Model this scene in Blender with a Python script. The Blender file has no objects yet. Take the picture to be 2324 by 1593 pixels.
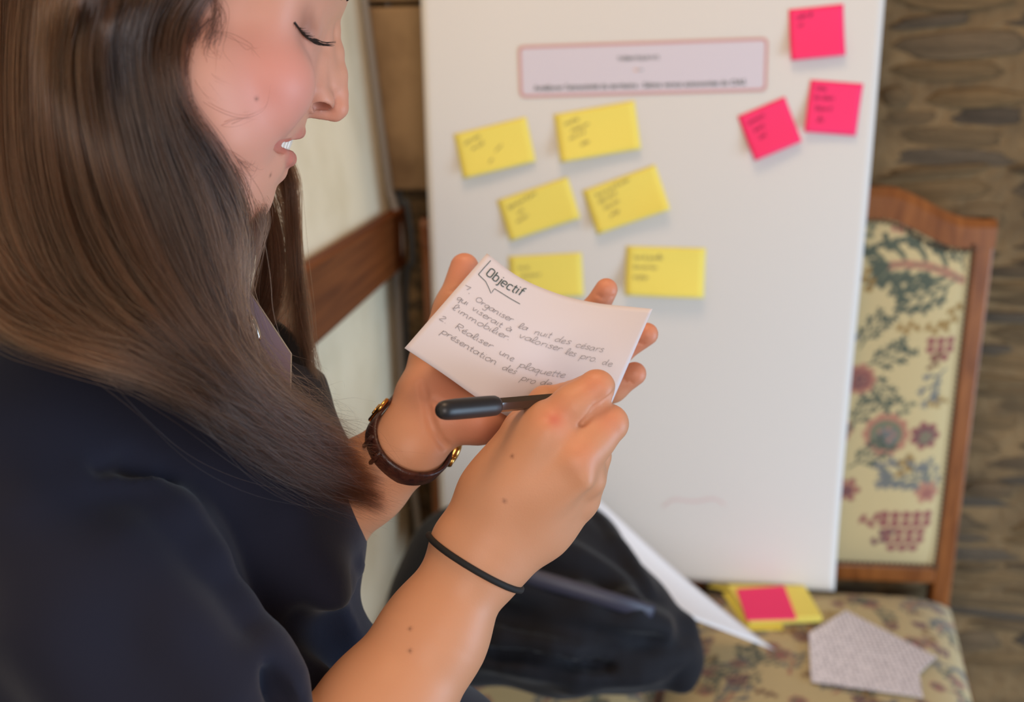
import bpy, bmesh, math, random
import numpy as np
from mathutils import Vector, Matrix

# ------------------------------------------------------------------ camera
F, CX, CY = 2190.0, 1162.0, 796.5          # focal length in pixels of the 2324 x 1593 frame
CAM = np.array([0.0, 0.0, 1.30])
_d = np.array([123.0, 7503.0, F]); _d /= np.linalg.norm(_d)
_w = np.array([254.0, -640.0, F]); _w = _w - _d*(_w @ _d); _w /= np.linalg.norm(_w)
_z = -_d
_x = np.cross(_w, _z)
RW = np.array([_x, _w, _z])                 # world = RW @ camera coordinates (x right, y down, z forward)

S = bpy.context.scene
COL = S.collection
cam_data = bpy.data.cameras.new('camera')
cam_data.sensor_width = 36.0
cam_data.lens = 36.0*F/2324.0
cam_data.clip_start = 0.01
cam_data.dof.use_dof = True
cam_data.dof.focus_distance = 0.565
cam_data.dof.aperture_fstop = 4.8
cam = bpy.data.objects.new('camera', cam_data)
COL.objects.link(cam)
_m = Matrix.Identity(4)
_cols = [RW @ np.array([1, 0, 0]), RW @ np.array([0, -1, 0]), RW @ np.array([0, 0, -1])]
for i in range(3):
    for j in range(3):
        _m[j][i] = _cols[i][j]
    _m[i][3] = CAM[i]
cam.matrix_world = _m
S.camera = cam

# ------------------------------------------------------------------ light
S.view_settings.view_transform = 'Standard'
S.view_settings.look = 'None'
S.view_settings.exposure = -0.10
S.view_settings.gamma = 1.0
S.view_settings.use_curve_mapping = False
world = bpy.data.worlds.new('room_light'); S.world = world
world.use_nodes = True
_bg = world.node_tree.nodes['Background']
_bg.inputs[0].default_value = (1.0, 0.83, 0.68, 1)
_bg.inputs[1].default_value = 0.21

def area(name, loc, target, sx, sy, power, color):
    l = bpy.data.lights.new(name, 'AREA'); l.shape = 'RECTANGLE'; l.size = sx; l.size_y = sy
    l.energy = power; l.color = color
    o = bpy.data.objects.new(name, l); COL.objects.link(o)
    o.location = loc
    o.rotation_euler = (Vector(target)-Vector(loc)).to_track_quat('-Z', 'Y').to_euler()
    return o
area('window_daylight', (1.75, 0.45, 0.62), (0.2, 1.4, 0.55), 0.9, 1.1, 34, (0.55, 0.76, 1.0))
area('window_behind', (0.45, -1.6, 1.6), (0.0, 0.8, 1.15), 1.1, 1.3, 27, (1.0, 0.92, 0.88))
area('ceiling_lamp', (-0.05, 0.55, 2.5), (0.0, 1.1, 1.2), 0.5, 0.5, 10.5, (1.0, 0.68, 0.42))

# ------------------------------------------------------------------ helpers
def ray(px, py):
    return RW @ np.array([(px-CX)/F, (py-CY)/F, 1.0])
def at(px, py, z):                          # the point that lies z metres in front of the lens at that direction
    return CAM + ray(px, py)*z
def on_plane(px, py, axis, val):            # where that direction meets the plane x / y / z = val
    r = ray(px, py)
    return CAM + r*((val-CAM[axis])/r[axis])

def props(o, label=None, cat=None, group=None, kind=None):
    if label: o['label'] = label
    if cat: o['category'] = cat
    if group: o['group'] = group
    if kind: o['kind'] = kind
    return o
def link(name, mesh, mat=None, parent=None, smooth=False):
    o = bpy.data.objects.new(name, mesh); COL.objects.link(o)
    if mat is not None and not mesh.materials:
        mesh.materials.append(mat)
    if smooth:
        mesh.polygons.foreach_set('use_smooth', [True]*len(mesh.polygons))
    if parent is not None:
        o.parent = parent
        o.matrix_parent_inverse = parent.matrix_world.inverted() if False else Matrix.Translation(-Vector(parent.location))
    return o
def root(name, loc):
    o = bpy.data.objects.new(name, None); COL.objects.link(o); o.location = Vector(loc)
    o.empty_display_size = 0.05
    return o
def mesh_np(name, verts, faces):
    me = bpy.data.meshes.new(name)
    me.from_pydata([tuple(map(float, v)) for v in verts], [], [tuple(map(int, f)) for f in faces])
    me.update()
    return me
def mesh_quads(name, V, Q):                 # fast path, all quads
    me = bpy.data.meshes.new(name)
    V = np.asarray(V, dtype=np.float32); Q = np.asarray(Q, dtype=np.int32)
    me.vertices.add(len(V)); me.vertices.foreach_set('co', V.ravel())
    me.loops.add(Q.size); me.loops.foreach_set('vertex_index', Q.ravel())
    me.polygons.add(len(Q))
    me.polygons.foreach_set('loop_start', np.arange(0, Q.size, 4, dtype=np.int32))
    me.polygons.foreach_set('use_smooth', np.ones(len(Q), dtype=bool))
    me.update(calc_edges=True)
    return me
def paint(me, rgb, name='Col'):             # colour attribute per vertex, linear values
    a = me.color_attributes.new(name, 'FLOAT_COLOR', 'POINT')
    c = np.ones((len(me.vertices), 4), dtype=np.float32); c[:, :3] = rgb
    a.data.foreach_set('color', c.ravel())
def grid_faces(nu, nv):
    i, j = np.meshgrid(np.arange(nu-1), np.arange(nv-1), indexing='ij')
    a = (i*nv+j).ravel()
    return np.stack([a, a+nv, a+nv+1, a+1], 1)
def bm_box(bm, lo, hi, bevel=0.0, seg=2):
    r = bmesh.ops.create_cube(bm, size=1.0)
    vs = r['verts']
    for v in vs:
        for k in range(3):
            v.co[k] = lo[k] + (v.co[k]+0.5)*(hi[k]-lo[k])
    if bevel > 0:
        es = list({e for v in vs for e in v.link_edges})
        bmesh.ops.bevel(bm, geom=es, offset=bevel, segments=seg, affect='EDGES', profile=0.5)
def bm_done(name, bm, mat, parent=None, smooth=False):
    me = bpy.data.meshes.new(name); bmesh.ops.recalc_face_normals(bm, faces=bm.faces); bm.to_mesh(me); bm.free()
    return link(name, me, mat, parent, smooth)
def box(name, lo, hi, mat, parent=None, bevel=0.0, seg=2):
    bm = bmesh.new(); bm_box(bm, lo, hi, bevel, seg)
    return bm_done(name, bm, mat, parent)
def catmull(pts, n):
    p = np.asarray(pts, float); m = len(p)
    p = np.vstack([2*p[0]-p[1], p, 2*p[-1]-p[-2]])
    t = np.linspace(0, m-1, n); i = np.minimum(t.astype(int), m-2); f = (t-i)[:, None]
    a, b, c, d = p[i], p[i+1], p[i+2], p[i+3]
    return 0.5*((2*b)+(-a+c)*f+(2*a-5*b+4*c-d)*f**2+(-a+3*b-3*c+d)*f**3)
def tube(path, rad, n=8, ell=1.0, up=None):   # -> verts, faces (quads + caps) along a 3-D path
    P = np.asarray(path, float); m = len(P)
    rad = np.broadcast_to(np.asarray(rad, float), (m,))
    T = np.gradient(P, axis=0); T /= np.linalg.norm(T, axis=1)[:, None]+1e-12
    u = np.array(up if up is not None else [0.123, 0.2, 1.0]); V = []
    for k in range(m):
        b = u - T[k]*(u@T[k]); b /= np.linalg.norm(b)+1e-12
        c = np.cross(T[k], b); u = b if up is None else u
        for q in range(n):
            a = 2*math.pi*q/n
            V.append(P[k]+rad[k]*(math.cos(a)*b+ell*math.sin(a)*c))
    Fs = []
    for k in range(m-1):
        for q in range(n):
            r = (q+1) % n
            Fs.append((k*n+q, k*n+r, (k+1)*n+r, (k+1)*n+q))
    Fs.append(tuple(range(n))[::-1]); Fs.append(tuple((m-1)*n+q for q in range(n)))
    return V, Fs
def tube_obj(name, path, rad, mat, parent=None, n=8, ell=1.0, up=None):
    V, Fs = tube(path, rad, n, ell, up)
    return link(name, mesh_np(name, V, Fs), mat, parent, True)
def join_parts(lst):
    V, Fs, o = [], [], 0
    for v, f in lst:
        V += list(v); Fs += [tuple(i+o for i in q) for q in f]; o += len(v)
    return V, Fs

# ------------------------------------------------------------------ materials
def lin(r, g, b):
    f = lambda c: (c/255/12.92) if c/255 <= 0.04045 else ((c/255+0.055)/1.055)**2.4
    return (f(r), f(g), f(b), 1.0)
def mat(name, color, rough=0.6, spec=0.5, metal=0.0, bump=None, var=None, sheen=0.0, coat=0.0):
    """principled; bump=(scale, strength, distance) noise relief; var=(scale, color2, lo, hi) mottling between two colours"""
    m = bpy.data.materials.new(name); m.use_nodes = True
    nt = m.node_tree; b = nt.nodes['Principled BSDF']
    b.inputs['Base Color'].default_value = color
    b.inputs['Roughness'].default_value = rough
    b.inputs['Specular IOR Level'].default_value = spec
    b.inputs['Metallic'].default_value = metal
    if sheen: b.inputs['Sheen Weight'].default_value = sheen
    if coat: b.inputs['Coat Weight'].default_value = coat
    tc = nt.nodes.new('ShaderNodeTexCoord')
    if var:
        n = nt.nodes.new('ShaderNodeTexNoise'); n.inputs['Scale'].default_value = var[0]; n.inputs['Detail'].default_value = 6
        r = nt.nodes.new('ShaderNodeValToRGB')
        r.color_ramp.elements[0].position = var[2]; r.color_ramp.elements[0].color = color
        r.color_ramp.elements[1].position = var[3]; r.color_ramp.elements[1].color = var[1]
        nt.links.new(tc.outputs['Object'], n.inputs['Vector']); nt.links.new(n.outputs['Fac'], r.inputs['Fac'])
        nt.links.new(r.outputs['Color'], b.inputs['Base Color'])
    if bump:
        n = nt.nodes.new('ShaderNodeTexNoise'); n.inputs['Scale'].default_value = bump[0]; n.inputs['Detail'].default_value = 4
        bp = nt.nodes.new('ShaderNodeBump'); bp.inputs['Strength'].default_value = bump[1]; bp.inputs['Distance'].default_value = bump[2]
        nt.links.new(tc.outputs['Object'], n.inputs['Vector']); nt.links.new(n.outputs['Fac'], bp.inputs['Height'])
        nt.links.new(bp.outputs['Normal'], b.inputs['Normal'])
    return m
def mat_attr(name, rough=0.6, spec=0.5, bump=None, sss=0.0, attr='Col', sheen=0.0):
    m = mat(name, (0.5, 0.5, 0.5, 1), rough, spec, 0.0, bump, None, sheen)
    nt = m.node_tree; b = nt.nodes['Principled BSDF']
    a = nt.nodes.new('ShaderNodeAttribute'); a.attribute_name = attr
    nt.links.new(a.outputs['Color'], b.inputs['Base Color'])
    if sss:
        b.inputs['Subsurface Weight'].default_value = sss
        b.inputs['Subsurface Radius'].default_value = (1.0, 0.35, 0.2)
        b.inputs['Subsurface Scale'].default_value = 0.006
    return m
def mat_wood(name, c1, c2, scale=(3, 3, 40), rough=0.4):
    m = mat(name, c1, rough)
    nt = m.node_tree; b = nt.nodes['Principled BSDF']
    tc = nt.nodes.new('ShaderNodeTexCoord'); mp = nt.nodes.new('ShaderNodeMapping')
    mp.inputs['Scale'].default_value = scale
    n = nt.nodes.new('ShaderNodeTexNoise'); n.inputs['Scale'].default_value = 2.5; n.inputs['Detail'].default_value = 8; n.inputs['Distortion'].default_value = 0.6
    r = nt.nodes.new('ShaderNodeValToRGB')
    r.color_ramp.elements[0].position = 0.35; r.color_ramp.elements[0].color = c1
    r.color_ramp.elements[1].position = 0.68; r.color_ramp.elements[1].color = c2
    nt.links.new(tc.outputs['Object'], mp.inputs['Vector']); nt.links.new(mp.outputs['Vector'], n.inputs['Vector'])
    nt.links.new(n.outputs['Fac'], r.inputs['Fac']); nt.links.new(r.outputs['Color'], b.inputs['Base Color'])
    return m
# ------------------------------------------------------------------ the room
YW = 1.64                                    # stone wall
XW = -0.392                                  # plaster wall
M_mortar = mat('mortar', lin(132, 107, 75), 0.95, 0.1, bump=(45, 0.9, 0.008), var=(16, lin(98, 80, 58), 0.35, 0.7))
M_plaster = mat('cream_plaster', lin(238, 224, 194), 0.9, 0.2, bump=(35, 0.25, 0.003), var=(9, lin(220, 204, 170), 0.45, 0.8))
M_rail = mat_wood('rail_wood', lin(92, 46, 18), lin(126, 70, 32), (30, 1.5, 50), 0.6); M_rail.node_tree.nodes['Principled BSDF'].inputs['Specular IOR Level'].default_value = .15
M_floor = mat_wood('floor_wood', lin(80, 55, 38), lin(110, 78, 52), (4, 40, 4), 0.5)
def mat_stone():
    m = mat('schist_stone', lin(105, 88, 66), 0.9, 0.15, bump=(30, 0.7, 0.006))
    nt = m.node_tree; b = nt.nodes['Principled BSDF']
    oi = nt.nodes.new('ShaderNodeObjectInfo'); r = nt.nodes.new('ShaderNodeValToRGB')
    cr = r.color_ramp; cr.interpolation = 'LINEAR'
    cols = [(0.0, (122, 102, 76)), (0.22, (136, 110, 76)), (0.42, (100, 92, 82)), (0.6, (138, 112, 78)), (0.78, (88, 79, 70)), (1.0, (126, 104, 74))]
    while len(cr.elements) < len(cols): cr.elements.new(0.5)
    for e, (p, c) in zip(cr.elements, cols): e.position = p; e.color = lin(*c)
    tc = nt.nodes.new('ShaderNodeTexCoord'); mp = nt.nodes.new('ShaderNodeMapping'); mp.inputs['Scale'].default_value = (1.0, 1.0, 2.0)
    n = nt.nodes.new('ShaderNodeTexNoise'); n.inputs['Scale'].default_value = 2.2; n.inputs['Detail'].default_value = 7; n.inputs['Roughness'].default_value = 0.65
    mx = nt.nodes.new('ShaderNodeMix'); mx.data_type = 'RGBA'; mx.blend_type = 'MULTIPLY'; mx.inputs[0].default_value = 0.75
    r2 = nt.nodes.new('ShaderNodeValToRGB')
    r2.color_ramp.elements[0].position = 0.33; r2.color_ramp.elements[0].color = (0.45, 0.45, 0.45, 1)
    r2.color_ramp.elements[1].position = 0.62; r2.color_ramp.elements[1].color = (1.1, 1.06, 1.0, 1)
    nt.links.new(oi.outputs['Random'], r.inputs['Fac']); nt.links.new(tc.outputs['Object'], mp.inputs['Vector'])
    nt.links.new(mp.outputs['Vector'], n.inputs['Vector'])
    nt.links.new(n.outputs['Fac'], r2.inputs['Fac'])
    nt.links.new(r.outputs['Color'], mx.inputs[6]); nt.links.new(r2.outputs['Color'], mx.inputs[7])
    nt.links.new(mx.outputs[2], b.inputs['Base Color'])
    return m
M_stone = mat_stone()
M_quoin = mat('dressed_stone', lin(160, 132, 98), 0.9, 0.15, bump=(28, 0.4, 0.004), var=(11, lin(122, 98, 72), 0.42, 0.72))

wall_back = box('wall_back', (XW, YW, 0), (1.7, YW+0.3, 2.6), M_mortar); props(wall_back, kind='structure')
_prof = ((XW-.004, 0.0), (XW, 0.5), (XW, 1.06), (XW-.014, 1.22), (XW-.030, 1.42), (XW-.09, 2.6))       # the old plaster leans back above the rail
_V = [(x, y, z) for y in (-1.2, YW+0.3) for x, z in _prof]+[(XW-.3, y, z) for y in (-1.2, YW+0.3) for z in (0.0, 2.6)]
wall_left = link('wall_left', mesh_np('wall_left', _V, [(k, k+6, k+7, k+1) for k in range(5)]+[(12, 14, 6, 0), (13, 5, 11, 15), (12, 13, 15, 14), (0, 1, 2, 3, 4, 5, 13, 12), (6, 14, 15, 11, 10, 9, 8, 7)]), M_plaster)
props(wall_left, kind='structure')
floor = box('floor', (XW-0.2, -1.2, -0.1), (1.7, YW+0.3, 0.0), M_floor); props(floor, kind='structure')
trim = box('trim_1', (XW, -1.1, 0.977), (XW+0.022, 1.628, 1.076), M_rail, bevel=0.004); props(trim, kind='structure')

rng = random.Random(11)
def stone_mesh(k):
    r = random.Random(100+k); n = 12; V = []; Fs = []
    e = 2.5
    for ring, (s, y) in enumerate(((1.0, 0.0), (0.97, -0.55), (0.82, -0.95))):
        for q in range(n):
            a = 2*math.pi*(q+0.5)/n
            if ring == 0: pass
            c, si = math.cos(a), math.sin(a)
            rr = (abs(c)**e+abs(si)**e)**(-1/e)
            if ring == 0 and q == 0: jit = [r.uniform(0.66, 1.06) for _ in range(n)]
            V.append((0.5*rr*c*jit[q]*s, y, 0.5*rr*si*(0.55+0.45*jit[q])*s))
    V.append((r.uniform(-.1, .1), -1.0+r.uniform(-.25, .1), r.uniform(-.1, .1)))
    for k2 in range(2):
        for q in range(n):
            t = (q+1) % n; Fs.append((k2*n+q, k2*n+t, (k2+1)*n+t, (k2+1)*n+q))
    for q in range(n): Fs.append((2*n+q, 2*n+(q+1) % n, 3*n))
    me = mesh_np('stone', V, Fs); me.materials.append(M_stone)
    me.polygons.foreach_set('use_smooth', [True]*len(me.polygons))
    return me
stones = [stone_mesh(k) for k in range(14)]
def lay(x0, x1, z0, z1):
    z = z0
    while z < z1:
        h = rng.choice((0.018, 0.022, 0.027, 0.033, 0.045))
        x = x0 - rng.uniform(0, 0.08)
        while x < x1:
            w = rng.uniform(0.09, 0.30)*(0.75+h*9)
            w = min(w, 0.30)
            lo, hi = max(x, x0), min(x+w, x1)
            if hi-lo > 0.02:
                o = bpy.data.objects.new('stone', rng.choice(stones)); COL.objects.link(o)
                o.location = ((lo+hi)/2, YW+0.004, z+h/2+rng.uniform(-.004, .004))
                o.scale = ((hi-lo)*0.95, rng.uniform(0.005, 0.013), h*rng.uniform(0.95, 1.3))
                o.rotation_euler = (0, rng.uniform(-.09, .09), 0)
                o.parent = wall_back
            x += w
        z += h+0.003
lay(0.40, 1.02, 0.22, 1.62)
lay(XW+0.01, -0.24, 0.30, 1.095)
bm = bmesh.new(); bm_box(bm, (XW-0.03, YW-0.022, 1.105), (-0.14, YW+0.01, 1.40), 0.006)
o = bm_done('dressed_stone', bm, M_quoin, None); o.parent = wall_back
bm = bmesh.new(); bm_box(bm, (XW-0.06, YW-0.022, 1.408), (-0.14, YW+0.01, 1.75), 0.006)
o = bm_done('dressed_stone', bm, M_quoin, None); o.parent = wall_back

# the cable that runs down the corner
M_cable = mat('grey_cable', lin(150, 145, 140), 0.5)
cable_px = [(812, -120, 1.60), (826, 0, 1.60), (838, 120, 1.60), (852, 270, 1.60), (866, 390, 1.60), (888, 445, 1.60), (902, 500, 1.597), (908, 560, 1.595), (900, 620, 1.595), (894, 680, 1.60),
            (900, 780, 1.60), (912, 900, 1.60), (930, 1050, 1.60), (950, 1200, 1.60), (965, 1330, 1.60)]
pts = catmull([on_plane(px, py, 1, y) for px, py, y in cable_px], 70)
pts[:, 0] = np.maximum(pts[:, 0], np.interp(pts[:, 2], [p[1] for p in _prof], [p[0] for p in _prof])+.0075)
pts = np.vstack([pts, [[pts[-1][0]+0.004, 1.61, 0.004]]])
props(tube_obj('wall_cable', pts, 0.0068, M_cable, n=10), 'pale grey cable running down the wall corner past the wooden rail', 'cable')
pts2 = [(XW+0.010, 1.631, 2.3), (XW+0.010, 1.631, 1.2), (XW+0.026, 1.629, 1.08), (XW+0.032, 1.625, 0.99), (XW+0.014, 1.631, 0.86), (XW+0.012, 1.631, 0.006)]
props(tube_obj('wall_cable', catmull(pts2, 60), 0.0055, mat('dark_cable', lin(70, 72, 72), 0.5), n=10), 'thin dark grey cable tucked into the wall corner behind the pale cable', 'cable')

# ------------------------------------------------------------------ chairs with tapestry covers
M_chair = mat_wood('chair_wood', lin(118, 66, 28), lin(150, 90, 42), (20, 20, 4), 0.33)
M_tap = mat_attr('tapestry', 0.85, 0.2, bump=(700, 0.35, 0.001), sheen=0.2)
M_braid = mat('braid', lin(84, 58, 40), 0.8)

def seg_d(X, Z, a, b):
    ax, az = a; bx, bz = b; vx, vz = bx-ax, bz-az; L = vx*vx+vz*vz+1e-12
    t = np.clip(((X-ax)*vx+(Z-az)*vz)/L, 0, 1)
    return np.hypot(X-ax-t*vx, Z-az-t*vz), t
class Tapestry:
    """a woven floral print: flat colour laid over a grid of cloth points (units: millimetres)"""
    CREAM, GREEN, GREEN2, BLUE, ROSE, ROSE2, GOLD, PLUM, BROWN = [np.array(lin(*c)[:3]) for c in
        ((196, 176, 130), (84, 90, 76), (116, 116, 92), (112, 112, 108), (172, 120, 98), (144, 90, 82), (148, 118, 70), (116, 78, 78), (118, 88, 64))]
    def __init__(s, X, Z):
        s.X, s.Z = X, Z; s.c = np.tile(s.CREAM, (len(X), 1))
    def put(s, d, col, a=1.0, soft=0.7):
        m = (np.clip(0.5-d/soft, 0, 1)*a)[:, None]; s.c = s.c*(1-m)+col*m
    def blob(s, x, z, rx, rz, rot, col, a=1.0):
        c, q = math.cos(rot), math.sin(rot); dx, dz = s.X-x, s.Z-z
        u, v = (c*dx+q*dz)/rx, (-q*dx+c*dz)/rz
        s.put((np.hypot(u, v)-1)*min(rx, rz), col, a)
    def leaf(s, x, z, ang, L, col, col2, n=5, bend=0.5, core=None):
        """acanthus spray: a bending midrib, curled lobes of rounded fingers on both sides, paler veins"""
        n = 3 if L < 70 else 4; q = np.array([x, z], float); a = ang; st = L/n; w = L*0.052
        spine = [q.copy()]; lob = []
        for k in range(n):
            q = q+st*np.array([math.cos(a), math.sin(a)]); spine.append(q.copy())
            for sgn in (-1, 1): lob.append((q-st*(.3 if sgn > 0 else .0)*np.array([math.cos(a), math.sin(a)]), a+sgn*0.95, sgn, L*(0.42-0.05*abs(k-1.2))))
            a += bend/n
        for p0, la, sgn, ll in lob:
            pts = [p0]; aa = la
            for _ in range(3):
                pts.append(pts[-1]+ll/3*np.array([math.cos(aa), math.sin(aa)])); aa -= sgn*0.28
            for m, (u0, u1) in enumerate(zip(pts, pts[1:])):
                d, t = seg_d(s.X, s.Z, u0, u1); s.put(d-w*(0.5+0.2*m), col)
                for s2 in (-1, 1):
                    if m == 0: continue
                    fa = la-sgn*0.28*m+s2*0.8; tip = u1+ll*0.24*np.array([math.cos(fa), math.sin(fa)])
                    d, t = seg_d(s.X, s.Z, u1, tip); s.put(d-w*(0.55+.25*t), col)
            d, t = seg_d(s.X, s.Z, pts[0], pts[2]); s.put(d-w*0.22, col2)
        for u0, u1 in zip(spine, spine[1:]):
            d, t = seg_d(s.X, s.Z, u0, u1); s.put(d-w*(0.55 if core is None else 0.95), col if core is None else core)
            d, t = seg_d(s.X, s.Z, u0, u1); s.put(d-w*0.2, col2)
        for s2 in (-.5, 0, .5):
            d, t = seg_d(s.X, s.Z, spine[-1], spine[-1]+L*0.2*np.array([math.cos(a+s2), math.sin(a+s2)])); s.put(d-w*0.8, col)
    def flower(s, x, z, r, c1, c2, c3, n=9, ph=0.0):
        for k in range(n):
            a = ph+2*math.pi*k/n; s.blob(x+r*0.72*math.cos(a), z+r*0.72*math.sin(a), r*0.34, r*0.3, a, c1)
        s.blob(x, z, r*0.74, r*0.7, 0, c2); s.blob(x+r*.05, z-r*.1, r*0.5, r*0.46, 0.5, c3)
        for k in range(5): s.blob(x+r*0.35*math.cos(k*1.3+ph), z+r*0.3*math.sin(k*1.3+ph), r*0.12, r*0.1, k, c1, .8)
    def sprig(s, x, z, ang, L, col):
        for k in range(4):
            a = ang+(-1)**k*0.8; t = k/4.0
            cx, cz = x+L*t*math.cos(ang), z+L*t*math.sin(ang)
            s.blob(cx+L*.22*math.cos(a), cz+L*.22*math.sin(a), L*0.2, L*0.11, a, col)
        d, _ = seg_d(s.X, s.Z, (x, z), (x+L*math.cos(ang), z+L*math.sin(ang))); s.put(d-L*0.035, col)
    def grapes(s, x, z, r, col, n=4):
        for i in range(n):
            for j in range(n-i//2):
                s.blob(x+(j-(n-i//2)/2)*r*2.0, z-i*r*1.75, r*0.92, r*0.86, 0, col)
    def random_fill(s, x0, x1, z0, z1, seed, step=70):
        r = random.Random(seed); x = x0
        k = 0
        while x < x1:
            z = z0
            while z < z1:
                px, pz = x+r.uniform(0, step), z+r.uniform(0, step); t = k % 6; k += 1
                if t == 0: s.leaf(px, pz, r.uniform(0, 6.3), step*0.75, s.GREEN, s.GREEN2, 4, r.uniform(-.8, .8))
                elif t == 1: s.flower(px, pz, step*0.24, s.ROSE, s.GREEN2, s.ROSE2, 8, r.random())
                elif t == 2: s.sprig(px, pz, r.uniform(0, 6.3), step*0.5, s.GOLD)
                elif t == 3: s.leaf(px, pz, r.uniform(0, 6.3), step*0.8, s.BLUE, s.GREEN2, 4, r.uniform(-.8, .8), s.ROSE)
                elif t == 4: s.grapes(px, pz, step*0.06, s.PLUM)
                else: s.sprig(px, pz, r.uniform(0, 6.3), step*0.45, s.BROWN)
                z += step
            x += step

CW, CH0, CH1 = 0.452, 0.462, 1.066           # chair width, foot and shoulder of the back frame
ZS = 0.445                                   # top of the seat
YB = 1.575                                   # back frame of the chairs
def crest(u, lift):                          # serpentine top edge; u = -1..1 across the back
    a = abs(u); t = np.clip((0.86-a)/0.62, 0, 1); return lift*(t*t*(3-2*t))
def chair(cx, first):
    r = root('dining_chair', (cx, YB, 0))
    h = CW/2
    for sg in (-1, 1):
        x0, x1 = sorted((cx+sg*h, cx+sg*(h-0.032)))
        box('upright', (x0, YB-0.016, 0.0), (x1, YB+0.018, CH1), M_chair, r, 0.005)
    us = np.linspace(-1, 1, 41); V = []; Fs = []
    for u in us:
        x = cx+u*(h-0.001); zt = CH1+crest(u, 0.05); zb = CH1-0.045+crest(u*1.08, 0.046)
        V += [(x, YB-0.018, zb), (x, YB-0.02, (zb+zt)/2+.01), (x, YB-0.014, zt), (x, YB+0.014, zt), (x, YB+0.018, zb)]
    for k in range(40):
        for q in range(5):
            Fs.append((k*5+q, k*5+(q+1) % 5, (k+1)*5+(q+1) % 5, (k+1)*5+q))
    Fs += [tuple(range(5)), tuple(200+q for q in range(4, -1, -1))]
    link('crest_rail', mesh_np('crest_rail', V, Fs), M_chair, r)
    box('bottom_rail', (cx-h+0.03, YB-0.016, CH0-0.028), (cx+h-0.03, YB+0.016, CH0+0.004), M_chair, r, 0.004)
    # padded back panel
    nx, nz = 170, 250
    u, v = np.meshgrid(np.linspace(-1, 1, nx), np.linspace(0, 1, nz), indexing='ij')
    w = h-0.030
    X = cx+u*w; zt = CH1-0.045+crest(u*1.0, 0.046)+0.004
    Z = CH0+v*(zt-CH0)
    Yp = YB-0.010-0.022*np.clip((1-np.abs(u)**6)*(1-np.abs(2*v-1)**8), 0, 1)
    me = mesh_quads('back_panel', np.stack([X, Yp, Z], -1).reshape(-1, 3), grid_faces(nx, nz))
    T = Tapestry((X.ravel()-cx)*1000, Z.ravel()*1000)
    q = lambda px, py: ((on_plane(px, py, 1, YB-0.03)[0]-RCX)*1000, on_plane(px, py, 1, YB-0.03)[2]*1000)
    T.random_fill(-230, -5, CH0*1000, 1110, 5, 85)
    T.leaf(*q(2190, 640), 2.65, 125, T.GREEN, T.GREEN2, 5, .75, T.ROSE)
    T.leaf(*q(2170, 640), 3.7, 78, T.GREEN, T.GREEN2, 4, -.5)
    T.leaf(*q(2195, 615), 1.9, 52, T.GREEN, T.GREEN2, 3, .6)
    T.leaf(*q(1958, 830), 0.35, 62, T.GREEN, T.GREEN2, 4, .3)
    T.leaf(*q(1962, 850), -0.7, 58, T.GREEN, T.GREEN2, 4, -.3); T.leaf(*q(1950, 790), 1.1, 55, T.GREEN, T.GREEN2, 4, -.3)
    T.flower(*q(1950, 860), 26, T.ROSE, T.ROSE2, T.PLUM)
    T.flower(*q(2010, 985), 36, T.ROSE, T.GREEN2, T.BLUE, 10); T.flower(*q(2100, 990), 24, T.ROSE2, T.PLUM, T.GREEN2, 7)
    T.leaf(*q(2150, 840), 3.9, 52, T.BLUE, T.GREEN2, 4, 1.3); T.leaf(*q(2130, 1110), 2.6, 85, T.BLUE, T.GREEN2, 5, .7)
    T.leaf(*q(2120, 1130), 1.7, 50, T.BLUE, T.GREEN2, 4, .5)
    T.leaf(*q(1925, 1060), 0.6, 60, T.GREEN, T.GREEN2, 4, .2); T.flower(*q(2105, 1120), 20, T.ROSE, T.ROSE, T.ROSE2, 6)
    T.grapes(*q(2070, 1170), 9, T.ROSE2, 5); T.grapes(*q(2150, 775), 8, T.ROSE2, 3); T.sprig(*q(2060, 1030), 4.6, 40, T.GOLD)
    T.leaf(*q(1925, 970), 0.9, 50, T.GREEN, T.GREEN2, 4, .4); T.flower(*q(1920, 1110), 22, T.ROSE2, T.ROSE, T.PLUM, 6)
    for px, py, a, L, c in ((2035, 750, 0.3, 34, T.GOLD), (2100, 750, 0.2, 36, T.GOLD), (2130, 800, 4.5, 30, T.BROWN), (2110, 925, .5, 30, T.GOLD), (2040, 945, 1.0, 32, T.GREEN2),
                            (1950, 1185, .2, 44, T.ROSE2), (1980, 660, 2.0, 36, T.GOLD), (2030, 530, 0.5, 30, T.ROSE), (1985, 540, 2, 36, T.GREEN2), (2180, 690, 4.4, 40, T.GOLD), (1985, 1240, 1, 40, T.PLUM)):
        T.sprig(*q(px, py), a, L, c)
    paint(me, T.c)
    link('back_panel', me, M_tap, r)
    # braid round the panel, one bead after another
    path = []
    for t in np.linspace(0, 1, 60): path.append((cx+w*0.985, YB-0.019, CH0+0.004+t*(CH1-0.045-CH0)))
    for t in np.linspace(1, -1, 44): path.append((cx+w*0.985*t, YB-0.020, CH1-0.048+crest(t, 0.046)))
    for t in np.linspace(1, 0, 60): path.append((cx-w*0.985, YB-0.019, CH0+0.004+t*(CH1-0.045-CH0)))
    for t in np.linspace(-1, 1, 44): path.append((cx+w*0.985*t, YB-0.019, CH0+0.008))
    parts = []
    base = np.array([(1, 0, 0), (-1, 0, 0), (0, 1, 0), (0, -1, 0), (0, 0, 1), (0, 0, -1)], float)*0.0042
    bf = [(0, 2, 4), (2, 1, 4), (1, 3, 4), (3, 0, 4), (2, 0, 5), (1, 2, 5), (3, 1, 5), (0, 3, 5)]
    for p in path: parts.append((base+np.array(p), bf))
    props(link('braid', mesh_np('braid', *join_parts(parts)), M_braid, r, True), kind='stuff')
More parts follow.
